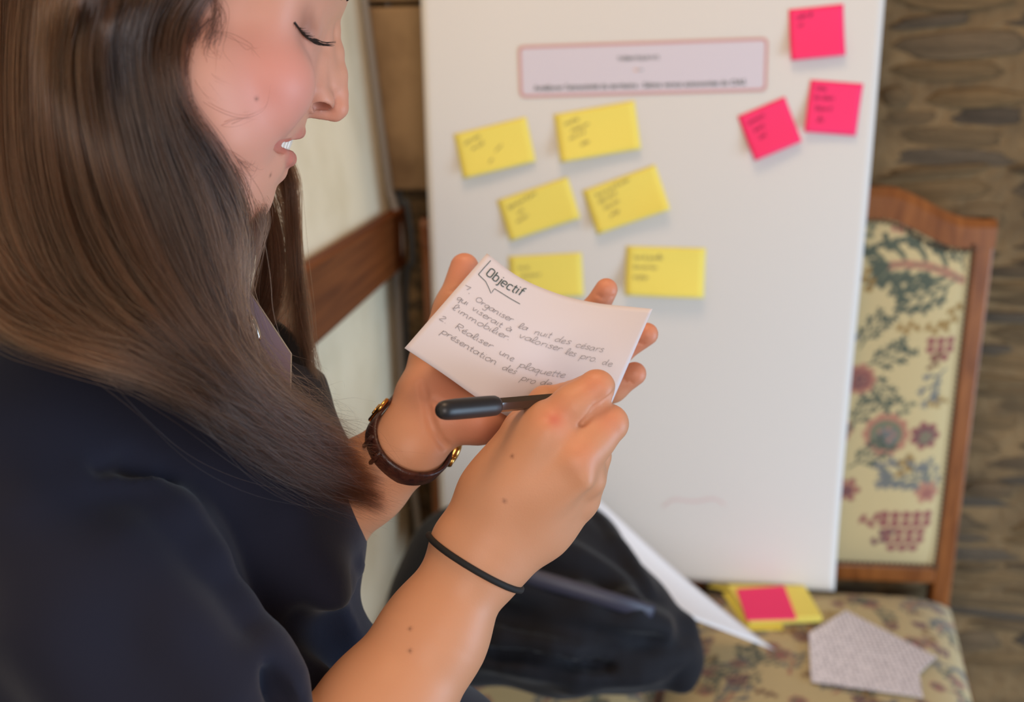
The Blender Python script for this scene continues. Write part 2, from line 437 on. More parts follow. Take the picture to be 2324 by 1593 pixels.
    # seat cushion, wider at the front
    nx, ny = 150, 150
    u, v = np.meshgrid(np.linspace(-1, 1, nx), np.linspace(0, 1, ny), indexing='ij')
    hw = h-0.004+0.0*v
    dome = np.clip((1-np.abs(u)**5)*(1-np.abs(2*v-1)**6), 0, 1)
    X = cx+u*hw-0.085*v; Y = YB-0.03-v*0.44; Z = ZS-0.05+0.05*dome**0.5
    me = mesh_quads('seat_cushion', np.stack([X, Y, Z], -1).reshape(-1, 3), grid_faces(nx, ny)[:, ::-1])
    T = Tapestry((X.ravel()-cx)*1000, (Y.ravel()-1.0)*1000)
    T.random_fill(-330, 240, 80, 600, 9, 58); T.random_fill(-310, 240, 60, 600, 4, 75); T.random_fill(-320, 240, 70, 600, 21, 50)
    paint(me, T.c*0.92); link('seat_cushion', me, M_tap, r)
    V = [(cx+s*h-0.085*t, YB-0.012-t*0.463, z) for z in (ZS-0.11, ZS-0.052) for s, t in ((-1, 0), (1, 0), (1, 1), (-1, 1))]
    link('seat_rail', mesh_np('seat_rail', V, [(0, 1, 2, 3), (7, 6, 5, 4), (0, 4, 5, 1), (1, 5, 6, 2), (2, 6, 7, 3), (3, 7, 4, 0)]), M_chair, r)
    for sx in (-1, 1):
        x0, x1 = sorted((cx+sx*h-0.085, cx+sx*(h-0.036)-0.085))
        box('leg', (x0, YB-0.475, 0), (x1, YB-0.439, ZS-0.11), M_chair, r, 0.004)
    return r
RCX = 0.578-CW/2
LCX = -0.330+CW/2
props(chair(RCX, True), 'wooden chair with floral tapestry back and seat, holding the sticky note pads', 'chair')
props(chair(LCX, False), 'wooden chair mostly hidden behind the flipchart sheet, black coat on its seat', 'chair')
# ------------------------------------------------------------------ handwriting: one-stroke letters (x right, y up, x-height 1)
GL = {
 'a': (1.05, [[(.85,.8),(.5,1),(.12,.6),(.2,.1),(.55,.05),(.85,.6),(.88,.95),(.86,.3),(1.0,.02)]]),
 'b': (1.0, [[(.2,1.9),(.15,.9),(.2,.1),(.6,.0),(.9,.45),(.6,.95),(.22,.6)]]),
 'c': (.85, [[(.8,.85),(.5,1),(.15,.6),(.25,.1),(.6,.0),(.85,.2)]]),
 'd': (1.05, [[(.8,.8),(.45,.95),(.12,.5),(.35,.0),(.7,.3),(.85,1.0),(.9,1.9),(.85,.6),(.95,.02)]]),
 'e': (.85, [[(.1,.45),(.55,.55),(.75,.8),(.5,1.02),(.18,.7),(.22,.15),(.55,.0),(.85,.2)]]),
 'f': (.7, [[(.75,1.8),(.5,1.9),(.35,1.4),(.35,0)],[(.1,1),(.65,1)]]),
 'g': (1.0, [[(.85,.8),(.5,1),(.12,.6),(.3,.05),(.7,.2),(.85,.95),(.82,0),(.7,-.8),(.3,-.85),(.2,-.6)]]),
 'i': (.45, [[(.2,.95),(.2,.2),(.35,.0)],[(.22,1.4),(.24,1.45)]]),
 'j': (.45, [[(.3,.95),(.28,-.5),(.0,-.8)],[(.3,1.4),(.32,1.45)]]),
 'l': (.6, [[(.05,.15),(.45,.9),(.5,1.7),(.3,1.9),(.15,1.3),(.2,.25),(.4,.0),(.6,.2)]]),
 'm': (1.5, [[(.12,.95),(.15,.0)],[(.15,.6),(.4,.97),(.65,.8),(.66,.0)],[(.66,.6),(.95,.97),(1.2,.8),(1.25,.1),(1.4,.0)]]),
 'n': (1.05, [[(.12,.95),(.15,.0)],[(.15,.6),(.45,.97),(.75,.8),(.78,.1),(.95,.0)]]),
 'o': (1.0, [[(.55,1),(.15,.7),(.2,.1),(.6,.0),(.9,.5),(.7,.97),(.45,.98)]]),
 'p': (1.0, [[(.15,.95),(.15,.1),(.12,-.85)],[(.15,.5),(.4,.95),(.85,.8),(.8,.2),(.4,.02),(.17,.25)]]),
 'q': (1.0, [[(.85,.8),(.5,1),(.12,.6),(.3,.05),(.7,.3),(.85,.95),(.83,.2),(.85,-.85)]]),
 'r': (.75, [[(.15,.95),(.18,.0)],[(.18,.5),(.4,.9),(.72,.92)]]),
 's': (.75, [[(.7,.85),(.45,1),(.2,.75),(.5,.5),(.65,.2),(.4,.0),(.1,.12)]]),
 't': (.7, [[(.35,1.6),(.32,.2),(.5,.0),(.65,.1)],[(.05,1.0),(.65,1.02)]]),
 'u': (1.0, [[(.12,.95),(.15,.2),(.45,.0),(.75,.3),(.8,.95),(.8,.2),(.95,.0)]]),
 'v': (.9, [[(.1,.95),(.4,.02),(.8,.95)]]),
 'h': (1.0, [[(.15,1.9),(.18,.0)],[(.18,.5),(.5,.95),(.78,.75),(.8,.1),(.95,.0)]]), 'x': (.85, [[(.1,.95),(.75,.0)],[(.75,.95),(.1,.0)]]), 'y': (.9, [[(.1,.95),(.4,.1)],[(.8,.95),(.3,-.8)]]),
 'z': (.85, [[(.1,.95),(.75,.95),(.1,.02),(.8,.02)]]),
 'O': (1.35, [[(.7,1.7),(.2,1.2),(.2,.4),(.7,.0),(1.2,.5),(1.15,1.3),(.65,1.7)]]),
 'R': (1.2, [[(.2,1.75),(.2,.0)],[(.2,1.7),(.85,1.65),(.9,1.1),(.25,.9),(.6,.5),(1.0,.0)]]),
 '1': (.8, [[(.0,1.15),(.62,1.3)],[(.62,1.3),(.45,.4)]]),
 '2': (.9, [[(.1,1.3),(.45,1.6),(.7,1.2),(.1,.05),(.8,.05)]]),
 '.': (.5, [[(.15,.02),(.24,.06)]]), "'": (.35, [[(.2,1.7),(.12,1.35)]]), ',': (.4, [[(.2,.05),(.1,-.3)]]), ' ': (.8, []), '-': (.8, [[(.1,.5),(.7,.5)]]),
}
def accent(ch, kind):
    w, st = GL[ch]
    a = {'acute': [(.45,1.25),(.7,1.55)], 'grave': [(.35,1.55),(.6,1.25)]}[kind]
    return (w, st+[a])
GL['é'] = accent('e', 'acute'); GL['è'] = accent('e', 'grave'); GL['à'] = accent('a', 'grave'); GL['É'] = GL['R']
def write(text, seed=0, slant=0.12, loose=0.03):
    """-> (list of strokes as arrays in units of x-height, total width)"""
    r = random.Random(seed); x = 0.0; out = []
    for ch in text:
        w, st = GL[ch]; dy = r.uniform(-.05, .05); sc = r.uniform(.94, 1.08)
        for s in st:
            p = np.array(s, float)*sc; p = p+np.array([[r.uniform(-loose, loose), r.uniform(-loose, loose)] for _ in s])
            p[:, 1] += dy
            if len(p) > 2: p = catmull(p, 5*len(p))
            p[:, 0] += slant*p[:, 1]; p[:, 0] += x; out.append(p)
        x += w
    return out, x
def ribbons(strokes, width, fn):
    """flat ink lines: strokes in the sheet's own millimetres, fn maps (n,2) to points on the sheet"""
    V, Fs = [], []
    for p in strokes:
        t = np.gradient(p, axis=0); n = np.stack([-t[:, 1], t[:, 0]], 1); n /= np.linalg.norm(n, axis=1)[:, None]+1e-9
        a, b = fn(p+n*width/2), fn(p-n*width/2); o = len(V)
        for k in range(len(p)): V += [a[k], b[k]]
        for k in range(len(p)-1): Fs.append((o+2*k, o+2*k+1, o+2*k+3, o+2*k+2))
    return V, Fs

# ------------------------------------------------------------------ the flipchart sheet
YS = 1.50
M_sheet = mat('sheet_paper', lin(222, 217, 211), 0.75, 0.3)
sx0, sx1, sz0, sz1 = -0.303, 0.365, 0.452, 1.62
def sheet_y(x, z):
    b = np.clip((0.60-z)/0.16, 0, 1)
    return YS + 0.004*np.sin(5*x+2.1*z) + 0.003*np.sin(9*z+1) - 0.012*b*b*(0.6+0.4*np.sin(4*x+1.0))
nu, nv = 60, 110
u, v = np.meshgrid(np.linspace(0, 1, nu), np.linspace(0, 1, nv), indexing='ij')
X = sx0+u*(sx1-sx0); Z = sz0+v*(sz1-sz0)+(1-v)*(0.034*(1-u)**1.5)
sheet_me = mesh_quads('flipchart_sheet', np.stack([X, sheet_y(X, Z), Z], -1).reshape(-1, 3), grid_faces(nu, nv))
o = link('flipchart_sheet', sheet_me, M_sheet); o.modifiers.new('thickness', 'SOLIDIFY').thickness = 0.0004
props(o, 'large white flipchart sheet hanging in front of the tapestry chairs', 'sheet')
def on_sheet(px, py, lift=0.0):
    p = on_plane(px, py, 1, YS)
    for _ in range(3): p = on_plane(px, py, 1, float(sheet_y(p[0], p[2]))-lift)
    return p

# printed title strip, rounded border
M_title = mat('title_paper', lin(214, 206, 216), 0.6); M_border = mat('pink_border', lin(206, 152, 148), 0.6); M_print = mat('print_ink', lin(84, 96, 98), 0.7)
c00, c10, c01, c11 = [on_sheet(*p) for p in ((1180, 222), (1740, 207), (1176, 104), (1746, 82))]
title = root('title_strip', (c00+c11)/2); props(title, 'printed title strip with rounded pink border at top of flipchart sheet', 'label')
tw, th = np.linalg.norm(c10-c00), np.linalg.norm(c01-c00)
ex, ez = (c10-c00)/tw, (c01-c00)/th
def rrect(x0, x1, z0, z1, r, n=8):
    out = []
    for cx, cz, a0 in ((x1-r, z1-r, 0), (x0+r, z1-r, 90), (x0+r, z0+r, 180), (x1-r, z0+r, 270)):
        for k in range(n+1):
            a = math.radians(a0+90*k/n); out.append((cx+r*math.cos(a), cz+r*math.sin(a)))
    return out
def t3(x, z, l):
    p = c00+ex*x+ez*z; return np.array([p[0], sheet_y(p[0], p[2])-l, p[2]])
def slab(name, outl, l0, l1, m, parent, holes=None):
    n = len(outl); V = [t3(x, z, l1) for x, z in outl]+[t3(x, z, l0) for x, z in outl]
    Fs = [tuple(range(n))]+[(q, (q+1) % n, n+(q+1) % n, n+q) for q in range(n)]
    return link(name, mesh_np(name, V, Fs), m, parent)
xs = np.concatenate([np.linspace(0, .008, 7), np.linspace(.008, tw-.008, 40)[1:-1], np.linspace(tw-.008, tw, 7)])
V, Fs = [], []
for x in xs:
    e = .008-math.sqrt(max(0, .008**2-max(0, .008-x, x-tw+.008)**2))
    V += [t3(x, e, .0012), t3(x, th-e, .0012)]
for k in range(len(xs)-1): Fs.append((2*k, 2*k+2, 2*k+3, 2*k+1))
link('title_paper', mesh_np('title_paper', V, Fs), M_title, title)
def dense(pts):
    out = []
    for p, q in zip(pts, pts[1:]+pts[:1]):
        m = 30 if abs(p[0]-q[0])+abs(p[1]-q[1]) > .05 else 1
        out += [(p[0]+(q[0]-p[0])*k/m, p[1]+(q[1]-p[1])*k/m) for k in range(m)]
    return out
oo, ii = dense(rrect(0, tw, 0, th, 0.008)), dense(rrect(0.0042, tw-0.0042, 0.0042, th-0.0042, 0.005))
n = len(oo); V = [t3(x, z, .0015) for x, z in oo]+[t3(x, z, .0015) for x, z in ii]
link('border', mesh_np('border', V, [(q, (q+1) % n, n+(q+1) % n, n+q) for q in range(n)]), M_border, title)
def text_obj(name, body, cx, cz, width, m, parent):
    cu = bpy.data.curves.new(name, 'FONT'); cu.body = body; cu.align_x = 'CENTER'; cu.size = 1; cu.offset = .022
    tmp = bpy.data.objects.new(name, cu); COL.objects.link(tmp); bpy.context.view_layer.update()
    me = bpy.data.meshes.new_from_object(tmp.evaluated_get(bpy.context.evaluated_depsgraph_get()))
    bpy.data.objects.remove(tmp)
    co = np.array([v.co[:] for v in me.vertices]); w = co[:, 0].max()-co[:, 0].min(); s = width/w
    mx = (co[:, 0].max()+co[:, 0].min())/2
    for v, c in zip(me.vertices, co): v.co = Vector(t3(cx+(c[0]-mx)*s, cz+c[1]*s, 0.0017))
    me.materials.clear()
    return link(name, me, m, parent)
text_obj('printed_line', 'THÉMATIQUE N°2', tw*0.488, th*0.66, 0.061, M_print, title)
text_obj('printed_line', "Améliorer l'attractivité du territoire - Salons versus autonomies du CIAS", tw*0.487, th*0.135, 0.312, M_print, title)
slab('printed_dash', [(tw*.470, th*.455), (tw*.489, th*.455), (tw*.489, th*.485), (tw*.470, th*.485)], .0013, .0017, mat('dash_orange', lin(214, 160, 124), .6), title)
slab('printed_dash', [(tw*.489, th*.455), (tw*.508, th*.455), (tw*.508, th*.485), (tw*.489, th*.485)], .0013, .0017, mat('dash_grey', lin(150, 160, 170), .6), title)

# a faint pink scribble low on the sheet
sc_ = catmull([(1505, 1150), (1530, 1134), (1575, 1138), (1620, 1132), (1645, 1145)], 24)
V, Fs = [], []
for k, (px, py) in enumerate(sc_): V += [on_sheet(px, py-3, .0006), on_sheet(px, py+3, .0006)]
for k in range(23): Fs.append((2*k, 2*k+1, 2*k+3, 2*k+2))
link('faint_scribble', mesh_np('faint_scribble', V, Fs), mat('faint_pink', lin(222, 200, 196), .8), bpy.data.objects['flipchart_sheet'])

# ------------------------------------------------------------------ sticky notes on the sheet
M_yellow = mat('yellow_note', lin(242, 224, 104), 0.7); M_pink = mat('pink_note', lin(255, 44, 112), 0.65)
M_pencil = mat('note_pencil', lin(146, 134, 88), 0.8); M_penpink = mat('pen_on_pink', lin(150, 30, 70), 0.8)
def note(corners, w, h, curl, m, ink, lines, label, grp, seed, size=4.2, lw=0.7):
    """corners in the photo: top left, top right, bottom left. The top edge is glued, the bottom lifts by curl metres."""
    a, b, c = [on_sheet(*p) for p in corners]
    ux = b-a; ux /= np.linalg.norm(ux); uz = (a-c); uz -= ux*(uz@ux); uz /= np.linalg.norm(uz)
    w_ = np.linalg.norm(b-a); h_ = abs((a-c)@uz)
    def f(p):                                 # note millimetres (x right, y down from the top left corner) -> space
        p = np.asarray(p, float); x = p[:, 0]/1000*w_/(w/1000); d = p[:, 1]/1000*h_/(h/1000)
        q = a+np.outer(x, ux)-np.outer(d, uz)
        t = d/h_; lift = 0.0012+curl*t**1.8+0.003*np.sin(x*25+seed)*t*t
        q[:, 1] = sheet_y(q[:, 0], q[:, 2])-lift; return q
    g = 12
    uu, vv = np.meshgrid(np.linspace(0, w, g), np.linspace(0, h, g), indexing='ij')
    me = mesh_quads('sticky_note', f(np.stack([uu.ravel(), vv.ravel()], 1)), grid_faces(g, g))
    o = link('sticky_note', me, m); sm = o.modifiers.new('thickness', 'SOLIDIFY'); sm.thickness = 0.0003
    props(o, label, 'note', grp)
    st = []
    for k, (x, y, tilt, t) in enumerate(lines):
        ss, _ = write(t, seed*7+k); ca, sa = math.cos(tilt), math.sin(tilt)
        for p in ss:
            p = p*np.array([size*.62, size]); st.append(np.stack([x+p[:, 0]*ca+p[:, 1]*sa, y-p[:, 1]*ca+p[:, 0]*-sa], 1))
    def fi(p):
        q = f(p); q[:, 1] -= 0.0005; return q
    tx = link('handwriting', mesh_np('handwriting', *ribbons(st, lw, fi)), ink, o)
    return o
YG = 'yellow sticky notes on the flipchart sheet'; PG = 'pink sticky notes on the flipchart sheet'
note(((1030, 305), (1194, 265), (1047, 405)), 127, 76, .010, M_yellow, M_pencil, [(14, 22, .25, 'atouts nature'), (24, 34, .3, 'mer et pla'), (62, 46, .55, 'services'), (48, 62, .6, 'liens')],
     'yellow sticky note under the left end of the title strip', YG, 1)
note(((1257, 260), (1440, 228), (1270, 367)), 127, 76, .014, M_yellow, M_pencil, [(14, 20, .15, 'accueil des'), (22, 32, .2, 'nouveaux arri'), (18, 44, .25, 'vants sur le'), (34, 56, .2, 'secteur')],
     'yellow sticky note directly below the middle of the title strip', YG, 2)
note(((1128, 455), (1288, 401), (1152, 547)), 127, 76, .010, M_yellow, M_pencil, [(14, 22, .2, 'logement pour les jeunes'), (26, 36, .25, 'actifs'), (20, 50, .25, 'saisonniers')],
     'tilted yellow sticky note in the second row, the left of two', YG, 3)
note(((1322, 433), (1487, 373), (1350, 531)), 127, 76, .016, M_yellow, M_pencil, [(18, 18, .12, 'lieu de vie pour les artisans'), (18, 30, .15, 'ateliers dans le'), (24, 42, .15, 'bourg centre'), (30, 56, .2, 'partage')],
     'most tilted yellow sticky note, in the second row on the right', YG, 4)
note(((1154, 582), (1320, 573), (1160, 676)), 127, 76, .008, M_yellow, M_pencil, [(16, 24, 0, 'tenir des'), (20, 38, 0, 'permanences et'), (26, 52, 0, 'lieux')],
     'yellow sticky note half covered by the top edge of the white card', YG, 5)
note(((1422, 558), (1602, 563), (1417, 664)), 127, 76, .018, M_yellow, M_pencil, [(12, 20, 0, 'trame des passerelles'), (12, 35, 0, "d'une autre facon"), (12, 50, 0, 'energetique')],
     'straight hung yellow sticky note right of the raised fingertip, lowest on the right', YG, 6)
note(((1790, 22), (1914, 9), (1794, 137)), 76, 76, .010, M_pink, M_penpink, [(10, 16, .1, 'cadre de'), (12, 28, .1, 'vie')],
     'pink sticky note at the very top right of the flipchart sheet', PG, 7, 5, .8)
note(((1674, 264), (1781, 219), (1710, 363)), 76, 76, .012, M_pink, M_penpink, [(10, 20, .1, 'commerces'), (14, 34, .1, 'ouverts'), (18, 48, .1, 'tard')],
     'strongly tilted pink sticky note, lowest and leftmost of the three', PG, 8, 5, .8)
note(((1840, 181), (1959, 190), (1823, 298)), 76, 76, .010, M_pink, M_penpink, [(8, 14, 0, 'reseau'), (8, 28, .03, 'des acteurs'), (12, 44, .05, 'locaux et'), (16, 60, .05, 'elus')],
     'pink sticky note near the right edge of the sheet, beside the tilted one', PG, 9, 5, .8)

# ------------------------------------------------------------------ note pads and papers on the right chair's seat
def seat_at(px, py, z): return on_plane(px, py, 2, z)
def flat_pad(name, quad_px, z0, h, m, label, cat, grp=None, sheets=0):
    q = [seat_at(px, py, z0+h) for px, py in quad_px]
    V = []
    for k in range(4): V.append(np.array([q[k][0], q[k][1], z0]))
    for k in range(4): V.append(q[k])
    o = link(name, mesh_np(name, V, [(3, 2, 1, 0), (4, 5, 6, 7), (0, 1, 5, 4), (1, 2, 6, 5), (2, 3, 7, 6), (3, 0, 4, 7)]), m)
    bv = o.modifiers.new('soft', 'BEVEL'); bv.width = 0.0006; bv.segments = 1
    return props(o, label, cat, grp)
NP = 'note pads and loose notes on the chair seat'
zs = ZS+0.001
M_yel2 = mat('yellow_note_deep', lin(244, 226, 96), 0.7)
flat_pad('sticky_note', ((1606, 1330), (1640, 1308), (1742, 1322), (1700, 1352)), zs+.003, .0012, M_yellow, 'loose yellow sticky note at the back of the pile, under the sheet edge', 'note', NP)
flat_pad('sticky_note', ((1640, 1345), (1745, 1335), (1778, 1426), (1698, 1428)), zs, .003, M_yel2, 'deep yellow note sticking out in front of the pad pile', 'note', NP)
flat_pad('note_pad', ((1650, 1326), (1826, 1328), (1866, 1398), (1700, 1406)), zs+.0045, .011, M_yellow, 'pale yellow note pad underneath the small pink pad', 'note pad', NP)
flat_pad('note_pad', ((1672, 1336), (1780, 1328), (1808, 1401), (1694, 1404)), zs+.0157, .004, M_pink, 'bright pink note pad lying on the yellow pad on the seat', 'note pad', NP)

M_dots = mat('dotted_paper', lin(206, 198, 200), 0.7)
_nt = M_dots.node_tree; _b = _nt.nodes['Principled BSDF']; _tc = _nt.nodes.new('ShaderNodeTexCoord')
_v = _nt.nodes.new('ShaderNodeTexVoronoi'); _v.inputs['Scale'].default_value = 135; _v.inputs['Randomness'].default_value = 0.25
_r = _nt.nodes.new('ShaderNodeValToRGB'); _r.color_ramp.elements[0].position = .22; _r.color_ramp.elements[0].color = lin(136, 130, 142)
_r.color_ramp.elements[1].position = .42; _r.color_ramp.elements[1].color = lin(236, 230, 238)
_nt.links.new(_tc.outputs['Object'], _v.inputs['Vector']); _nt.links.new(_v.outputs['Distance'], _r.inputs['Fac']); _nt.links.new(_r.outputs['Color'], _b.inputs['Base Color'])
q = [seat_at(px, py, zs+.002+l) for px, py, l in ((1920, 1385, .004), (2125, 1490, .005), (2086, 1527, .004), (2095, 1582, .004), (1841, 1546, .003), (1836, 1436, .003))]
n = len(q); V = q+[p-np.array([0, 0, .0008]) for p in q]
o = link('patterned_card', mesh_np('patterned_card', V, [tuple(range(n)), tuple(range(2*n-1, n-1, -1))]+[(k, n+k, n+(k+1) % n, (k+1) % n) for k in range(n)]), M_dots)
props(o, 'house-shaped card with a fine dotted pattern lying on the chair seat', 'card')
# ------------------------------------------------------------------ writing card's spare sheet leaning on the coat
M_white = mat('plain_paper', lin(232, 228, 228), 0.7)
A, B, Cc, D = at(1335, 1112, 1.395), seat_at(1760, 1476, zs+.002), at(1488, 1372, 1.245), at(1240, 1170, 1.395)
g = 14; uu, vv = np.meshgrid(np.linspace(0, 1, g), np.linspace(0, 1, g), indexing='ij')
uu, vv = uu.ravel()[:, None], vv.ravel()[:, None]
Pm = (1-uu)*(1-vv)*A+uu*(1-vv)*B+uu*vv*Cc+(1-uu)*vv*D
Pm = Pm+np.array([0, -0.004, -0.006])*np.sin(uu*math.pi)*(1-vv*0.7)
o = link('loose_paper', mesh_quads('loose_paper', Pm, grid_faces(g, g)), M_white); o.modifiers.new('thickness', 'SOLIDIFY').thickness = .0003
props(o, 'plain white paper leaning against the black coat on the chair', 'paper')
# ------------------------------------------------------------------ smooth solids: distance fields turned into one continuous mesh
def ax_frame(t, wdir):
    t = t/np.linalg.norm(t); w = np.asarray(wdir, float); w = w-t*(w@t); w /= np.linalg.norm(w)
    return t, w, np.cross(t, w)
class Solid:
    def __init__(s): s.pr = []
    def add(s, fn, c, r, k, op): s.pr.append((fn, np.asarray(c, float), r, k, op))
    def cone(s, a, b, ra, rb, k=0.004, op='u'):
        a, b = np.asarray(a, float), np.asarray(b, float); v = b-a; L = v@v+1e-12
        def fn(P):
            q = P-a; t = np.clip((q@v)/L, 0, 1); q = q-t[:, None]*v
            return np.sqrt((q*q).sum(1))-(ra+t*(rb-ra))
        s.add(fn, (a+b)/2, math.sqrt(L)/2+max(ra, rb), k, op)
    def flat(s, a, b, ra, rb, n, f, k=0.004, op='u'):    # capsule squashed by f along the direction n
        a, b = np.asarray(a, float), np.asarray(b, float); v = b-a; L = v@v+1e-12
        n = np.asarray(n, float); n = n/np.linalg.norm(n)
        def fn(P):
            q = P-a; t = np.clip((q@v)/L, 0, 1); q = q-t[:, None]*v; r = ra+t*(rb-ra)
            h = q@n; o2 = (q*q).sum(1)-h*h
            k0 = np.sqrt(o2+(h/f)**2)/r; k1 = np.sqrt(o2+(h/f**2)**2)/(r*r)+1e-9
            return np.where(k0 < 0.02, -r*f, k0*(k0-1)/k1)
        s.add(fn, (a+b)/2, math.sqrt(L)/2+max(ra, rb), k, op)
    def ball(s, c, r, k=0.004, op='u'):
        c = np.asarray(c, float)
        s.add(lambda P: np.sqrt(((P-c)**2).sum(1))-r, c, r, k, op)
    def ell(s, c, axes, rad, k=0.004, op='u'):
        c = np.asarray(c, float); A = np.array(axes, float); rad = np.array(rad, float)
        def fn(P):
            q = (P-c)@A.T; k0 = np.sqrt(((q/rad)**2).sum(1)); k1 = np.sqrt(((q/rad**2)**2).sum(1))+1e-9
            return np.where(k0 < 0.02, -rad.min(), k0*(k0-1)/k1)
        s.add(fn, c, max(rad), k, op)
    def chain(s, pts, k=0.004, op='u', kj=None):           # pts: (point, radius)
        for (a, ra), (b, rb) in zip(pts, pts[1:]):
            s.cone(a, b, ra, rb, k, op)
    def __call__(s, P, pr=None):
        d = np.full(len(P), 1.0)
        for fn, c, r, k, op in (s.pr if pr is None else pr):
            e = fn(P)
            if op == 'u':
                h = np.clip(0.5+0.5*(d-e)/k, 0, 1); d = d*(1-h)+e*h-k*h*(1-h)
            else:
                h = np.clip(0.5-0.5*(d+e)/k, 0, 1); d = d*(1-h)-e*h+k*h*(1-h)
        return d
    def mesh(s, h, n=20, disp=None, pad=0.0):
        lo = np.min([c-r for _, c, r, _, o in s.pr if o == 'u'], 0)-0.02; hi = np.max([c+r for _, c, r, _, o in s.pr if o == 'u'], 0)+0.02
        nb = np.ceil((hi-lo)/(h*n)).astype(int)
        bi = np.stack(np.meshgrid(*[np.arange(q) for q in nb], indexing='ij'), -1).reshape(-1, 3)
        half = h*n/2; diag = half*math.sqrt(3)+h*2
        cen = lo+(bi+0.5)*h*n
        dc = s(cen); keep = np.abs(dc) < diag*1.25+0.006+pad
        g = np.stack(np.meshgrid(*[np.arange(n+2)]*3, indexing='ij'), -1)
        VK, VP, QK = [], [], []
        BIG = 1 << 20
        for b, ce in zip(bi[keep], cen[keep]):
            pr = [p for p in s.pr if np.linalg.norm(p[1]-ce)-p[2] < diag+p[3]*1.1+0.003+pad]
            if not pr: continue
            idx = g+b*n
            P = (lo+idx.reshape(-1, 3)*h)
            D = s(P, pr)
            if disp is not None: D = D+disp(P)
            D = D.reshape(n+2, n+2, n+2)
            I = D < 0
            if I.all() or not I.any(): continue
            m = n+1
            num = np.zeros((m, m, m)); acc = np.zeros((m, m, m, 3))
            sl = lambda o: slice(o, o+m)
            for ax in range(3):
                o1, o2 = [q for q in range(3) if q != ax]
                for i in (0, 1):
                    for j in (0, 1):
                        st = [0, 0, 0]; st[o1] = i; st[o2] = j; en = list(st); en[ax] = 1
                        A = D[sl(st[0]), sl(st[1]), sl(st[2])]; B = D[sl(en[0]), sl(en[1]), sl(en[2])]
                        x = (A < 0) != (B < 0)
                        t = np.where(x, A/np.where(x, A-B, 1), 0)
                        num += x
                        acc[..., ax] += np.where(x, t, 0); acc[..., o1] += x*i; acc[..., o2] += x*j
            act = num > 0
            ci = np.argwhere(act); pos = acc[act]/num[act][:, None]
            gi = ci+b*n
            VK.append((gi[:, 0]*BIG+gi[:, 1])*BIG+gi[:, 2]); VP.append(lo+(gi+pos)*h)
            for ax in range(3):
                o1, o2 = (ax+1) % 3, (ax+2) % 3
                r = [slice(1, n+1)]*3; r2 = list(r); r2[ax] = slice(2, n+2)
                A = I[tuple(r)]; B = I[tuple(r2)]
                e = np.argwhere(A != B)
                if not len(e): continue
                fl = A[tuple(e.T)]
                e = e+1+b*n
                def key(d1, d2):
                    q = e.copy(); q[:, o1] -= d1; q[:, o2] -= d2
                    return (q[:, 0]*BIG+q[:, 1])*BIG+q[:, 2]
                Q = np.stack([key(1, 1), key(0, 1), key(0, 0), key(1, 0)], 1)
                Q[~fl] = Q[~fl][:, ::-1]
                QK.append(Q)
        VK = np.concatenate(VK); VP = np.concatenate(VP); QK = np.concatenate(QK)
        uk, ui = np.unique(VK, return_index=True)
        V = VP[ui]; Q = np.searchsorted(uk, QK); Q = np.minimum(Q, len(uk)-1)
        ok = (uk[Q] == QK).all(1)
        return V, Q[ok]
# ------------------------------------------------------------------ the woman
mm = 0.001
def A(px, py, z): return at(px, py, z)
def R(rpx, z): return rpx*z/F
def N(px, py, z, r): return (at(px, py, z), r*z/F)       # joint: place, and radius as seen

# head frame: sagittal plane turned a little away from the lens, chin lowered, slight tilt
NOSE = at(775, 230, 0.575)
v_ = ray(620, 250); v_ /= np.linalg.norm(v_)
dn_ = RW @ np.array([0, 1.0, 0]); dn_ = dn_-v_*(dn_@v_); dn_ /= np.linalg.norm(dn_)
rt_ = np.cross(dn_, v_); rt_ = rt_ if (rt_ @ (RW @ np.array([1., 0, 0]))) > 0 else -rt_
PHI, RHO = math.radians(14), math.radians(3.5)
f0 = math.cos(PHI)*rt_+math.sin(PHI)*v_
l0 = -math.sin(PHI)*rt_+math.cos(PHI)*v_
HL = math.cos(RHO)*l0+math.sin(RHO)*dn_                  # away from the lens
d0 = np.cross(HL, f0); d0 = d0 if d0@dn_ > 0 else -d0
PIT = math.radians(21)
HF = math.cos(PIT)*f0+math.sin(PIT)*d0                   # forward
HU = math.sin(PIT)*f0-math.cos(PIT)*d0                   # up
HAX = [HF, HL, HU]
def H(px, py, off=0.0):                                  # off: millimetres from the mid plane towards the lens
    r = ray(px, py); t = (((NOSE-HL*off*mm)-CAM)@HL)/(r@HL)
    return CAM+r*t
def mir(p): return p-2*HL*((p-NOSE)@HL)

body = Solid()
def sym(fn, p, *a, **k):
    fn(p, *a, **k)
    fn(mir(p), *a, **k)
# skull, face mass
body.ell(H(455, -214), HAX, (.090, .071, .088), .01)
body.ell(H(462, 150), HAX, (.060, .054, .085), .012)
body.ell(H(530, 5), HAX, (.042, .047, .050), .012)
sym(body.ball, H(612, 62, 44), .008, .014)
sym(body.ball, H(578, 172, 34), .0265, .010)
sym(body.ball, H(620, 190, 35), .0218, .008)
sym(body.ball, H(588, 246, 34), .0178, .008)
sym(body.ball, H(546, 312, 32), .0148, .010)
sym(body.ball, H(480, 290, 42), .020, .018)
sym(body.ball, H(430, 170, 48), .020, .018)
# brow ridge
body.cone(H(734, 4, 0), H(722, -2, 12), .0100, .0090, .010)
sym(body.ball, H(676, -14, 28), .0100, .010)
sym(body.ball, H(622, -10, 42), .0105, .014)
